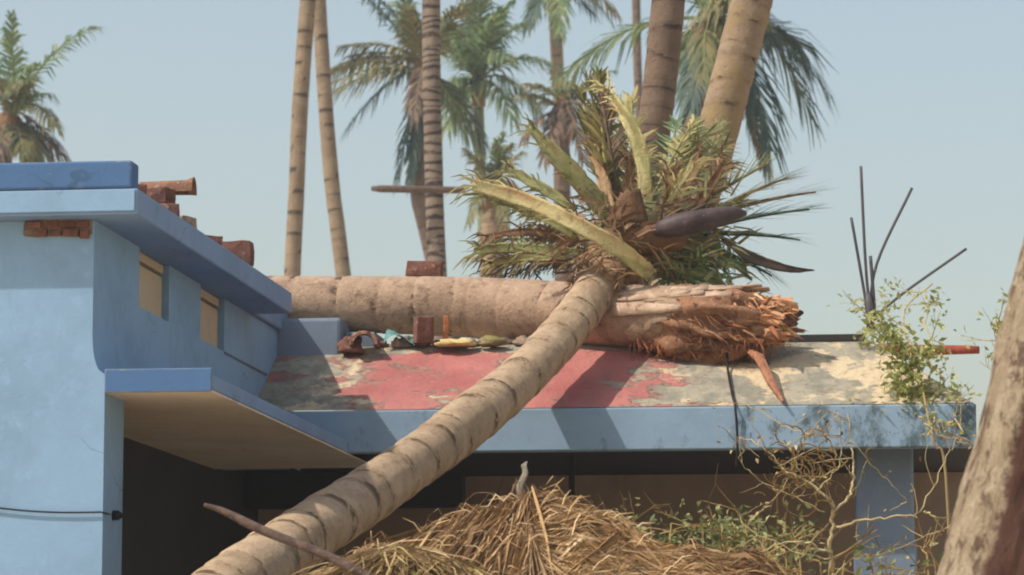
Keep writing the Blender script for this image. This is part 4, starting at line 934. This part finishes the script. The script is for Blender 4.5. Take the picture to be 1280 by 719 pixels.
# ------------------------------------------------------------------ straw heap (collapsed thatch)
R.seed(91)
Yh = 12.8
outl = [(300, 1250), (380, 900), (420, 728), (455, 690), (500, 672), (550, 650), (600, 624), (650, 602), (690, 606), (740, 630), (800, 650), (860, 670), (910, 668), (950, 676), (990, 704), (1040, 780), (1120, 950), (1220, 1280)]
ol = [P(x, y, Yh) for x, y in outl]
def ridge(x):
    if x <= ol[0].x or x >= ol[-1].x: return 0
    for a, b in zip(ol, ol[1:]):
        if a.x <= x <= b.x: t = (x - a.x)/(b.x - a.x); return max(0, a.z + (b.z - a.z)*t)
def heap(x, y):
    dy = (y - Yh); f = max(0, 1 - (abs(dy)/2.0)**.9)
    z = ridge(x + .12*dy)*f
    return z + (.10*nz((x*2.4, y*2.4, 3)) + .07*nz((x*5, y*7, 9)) + .03*nz((x*9, y*16, 5)))*min(1, z*2) - .05
th = empty('thatch_heap', (P(655, 600, Yh).x, Yh, 0), 'tall golden heap of collapsed straw thatch before the porch', 'thatch')
m = MB(); nx, ny = 120, 90; vs = []; fs = []
x0, x1 = ol[0].x - .1, ol[-1].x + .1
for j in range(ny + 1):
    for i in range(nx + 1): x = x0 + (x1 - x0)*i/nx; y = Yh - 2.35 + 4.7*j/ny; vs.append((x, y, heap(x, y) - .03))
for j in range(ny):
    for i in range(nx): a = j*(nx+1) + i; fs.append((a, a+1, a+nx+2, a+nx+1))
m.add(vs, fs); m.build('matted_core', M['straw_core'], th)
pk = P(655, 600, Yh)
m = MB()
def strand(x, y, l, wv, va, lift=.02, jit=.45):
    """one straw lying along the surface, combed away from the top of the heap"""
    dx = x - pk.x; s = math.tanh((dx + .10*nz((x*4, y*4, 8)))/.04)
    ang = math.atan2(-(.08 + .30*nz((x*2.5, y*2.5, 2))), s*(1.0 + .3*nz((x*2, y*2, 6))))
    ang += rnd(-jit, jit) + 1.3*nz((x*2.0, y*2.0, 11))
    pts = []; cx, cy = x, y; k = 5; b_ = rnd(-.5, .5)
    for i in range(k + 1):
        h = heap(cx, cy) + lift*(.4 + math.sin(math.pi*i/k)*rnd(.4, 1.3)) + (.5*lift if i == k else 0)
        pts.append(Vector((cx, cy, h))); ang += b_/k; cx += math.cos(ang)*l/k; cy += math.sin(ang)*l/k*.8
    m.ribbon(pts, [wv*.6, wv, wv, wv*.9, wv*.6, wv*.12], Vector((rnd(-.6, .6), rnd(-1, 1), rnd(-.4, 1))), var=va)
for i in range(22000):
    x = rnd(ol[1].x, ol[-2].x); y = Yh + R.triangular(-.75, .35, -.12)
    z = heap(x, y)
    if z < 1.6: continue
    big = R.random() < .05
    va = min(1, max(0, .45 + .7*nz((x*2.4, y*2.4, 20)) + .5*nz((x*7, y*9, 25)) + rnd(-.28, .3)))
    strand(x, y, rnd(.2, .8), rnd(.010, .018) if big else rnd(.002, .0055), va, lift=rnd(.005, .04), jit=.32)
for i in range(1500):
    x = rnd(ol[0].x, ol[-1].x); y = Yh + rnd(-2.1, 1.5); z = heap(x, y)
    if z < .15: continue
    strand(x, y, rnd(.3, .9), rnd(.008, .02), rnd(.1, .8), lift=.04)
for i in range(500):
    x = rnd(ol[2].x, ol[-4].x); y = Yh + rnd(-.6, .1)
    if heap(x, y) > 1.75: strand(x, y, rnd(.08, .3), rnd(.003, .007), rnd(.2, 1), lift=rnd(.03, .07), jit=1.0)
for i in range(450):                          # wisps standing off the outline
    x = rnd(ol[2].x, ol[-4].x); y = Yh + rnd(-.25, .1); z = heap(x, y); a = rnd(-.3, 3.4); l = rnd(.05, .16)
    p = Vector((x, y, z)); q = p + Vector((math.cos(a)*l, rnd(-.05, .05), abs(math.sin(a))*l*.6)); m.ribbon([p, p.lerp(q, .5) + Vector((0, 0, .02)), q], [.006, .005, .001], Vector((0, .6, 1)), var=rnd(.3, 1))
m.build('straw', M['straw'], th)['kind'] = 'stuff'
# pale withered leaf clump at its left foot
cl = empty('withered_leaf_clump', Vector((P(500, 690, 12.3).x, 12.3, 0)), 'pale yellowish clump of withered palm leaves at the left foot of the straw heap', 'leaf clump')
ctr = P(500, 686, 12.3)
m = MB(); m.tube([Vector((ctr.x, 12.32, -.05)), Vector((ctr.x, 12.32, 1.2)), ctr - Vector((0, 0, .25)), ctr - Vector((0, 0, .05))], [.5, .34, .2, .05], 16, wob=.5, seed=3); m.build('clump_core', M['straw_core'], cl)
m = MB()
for i in range(3800):
    a = rnd(0, 6.28); l = rnd(.08, .34); b = ctr + Vector((R.gauss(0, .13), rnd(-.14, .1), rnd(-.12, .015)))
    b.z -= .35*abs(b.x - ctr.x)
    pts = [b]; v = Vector((math.cos(a)*1.2, math.sin(a)*.8 - .25, rnd(-.2, .3)))
    for k in range(5): v = (v + Vector((0, 0, -rnd(.12, .34))) + Vector((rnd(-.3, .3), rnd(-.2, .2), rnd(-.1, .1)))); pts.append(pts[-1] + v.normalized()*l/5)
    wv = rnd(.002, .010); m.ribbon(pts, [wv*.6, wv, wv, wv*.9, wv*.6, wv*.1], Vector((rnd(-1, 1), rnd(-1, 1), rnd(0, 1))), var=min(1, max(0, rnd(0, 1))))
m.build('leaf', M['straw_pale'], cl)['kind'] = 'stuff'
# stub standing out of the top, pole in front
m = MB(); A = P(652, 625, 12.85); B = P(659, 577, 12.85); m.tube([A, A.lerp(B, .35) + Vector((-.012, 0, 0)), A.lerp(B, .7) + Vector((.004, 0, 0)), A.lerp(B, .9) + Vector((-.006, 0, 0)), B], [.016, .013, .010, .010, .002], 6, wob=1.2)
tag(m.build('wood_stub', M['grey_wood'], smooth=False), 'small pale broken stub poking out of the top of the straw heap', 'wood')
m = MB(); pts = spline([P(255, 631, 12.2), P(282, 640, 12.2), P(330, 663, 12.15), P(400, 692, 12.1), P(462, 722, 12.05)], 6)
dd = (pts[-1] - pts[-6]).normalized(); e_ = pts[-1] + Vector((dd.x, dd.y - .2, dd.z))*2.0; e_ = pts[-1] + (e_ - pts[-1]).normalized()*(pts[-1].z/abs((e_ - pts[-1]).normalized().z))
pts += [pts[-1].lerp(e_, .5), e_]
m.tube(pts, [.007 + .012*min(1, i/16) for i in range(len(pts))], 8, wob=.5)
tag(m.build('wooden_pole', M['wood_dark']), 'thin dark bare pole slanting in front of the leaning palm trunk', 'pole')

# ------------------------------------------------------------------ thin haze
m = MB(); m.box((-120, -30, -1.2), (120, 130, 30)); hz = m.build('haze', bpy.data.materials.new('thin_haze'), smooth=False); hz['kind'] = 'stuff'
hm = hz.data.materials[0]; hm.use_nodes = True; ht = hm.node_tree; ht.nodes.remove(ht.nodes['Principled BSDF'])
pv = ht.nodes.new('ShaderNodeVolumePrincipled'); pv.inputs['Color'].default_value = (.88, .93, .97, 1); pv.inputs['Density'].default_value = .0012; pv.inputs['Anisotropy'].default_value = .1
ht.links.new(pv.outputs[0], ht.nodes['Material Output'].inputs['Volume'])
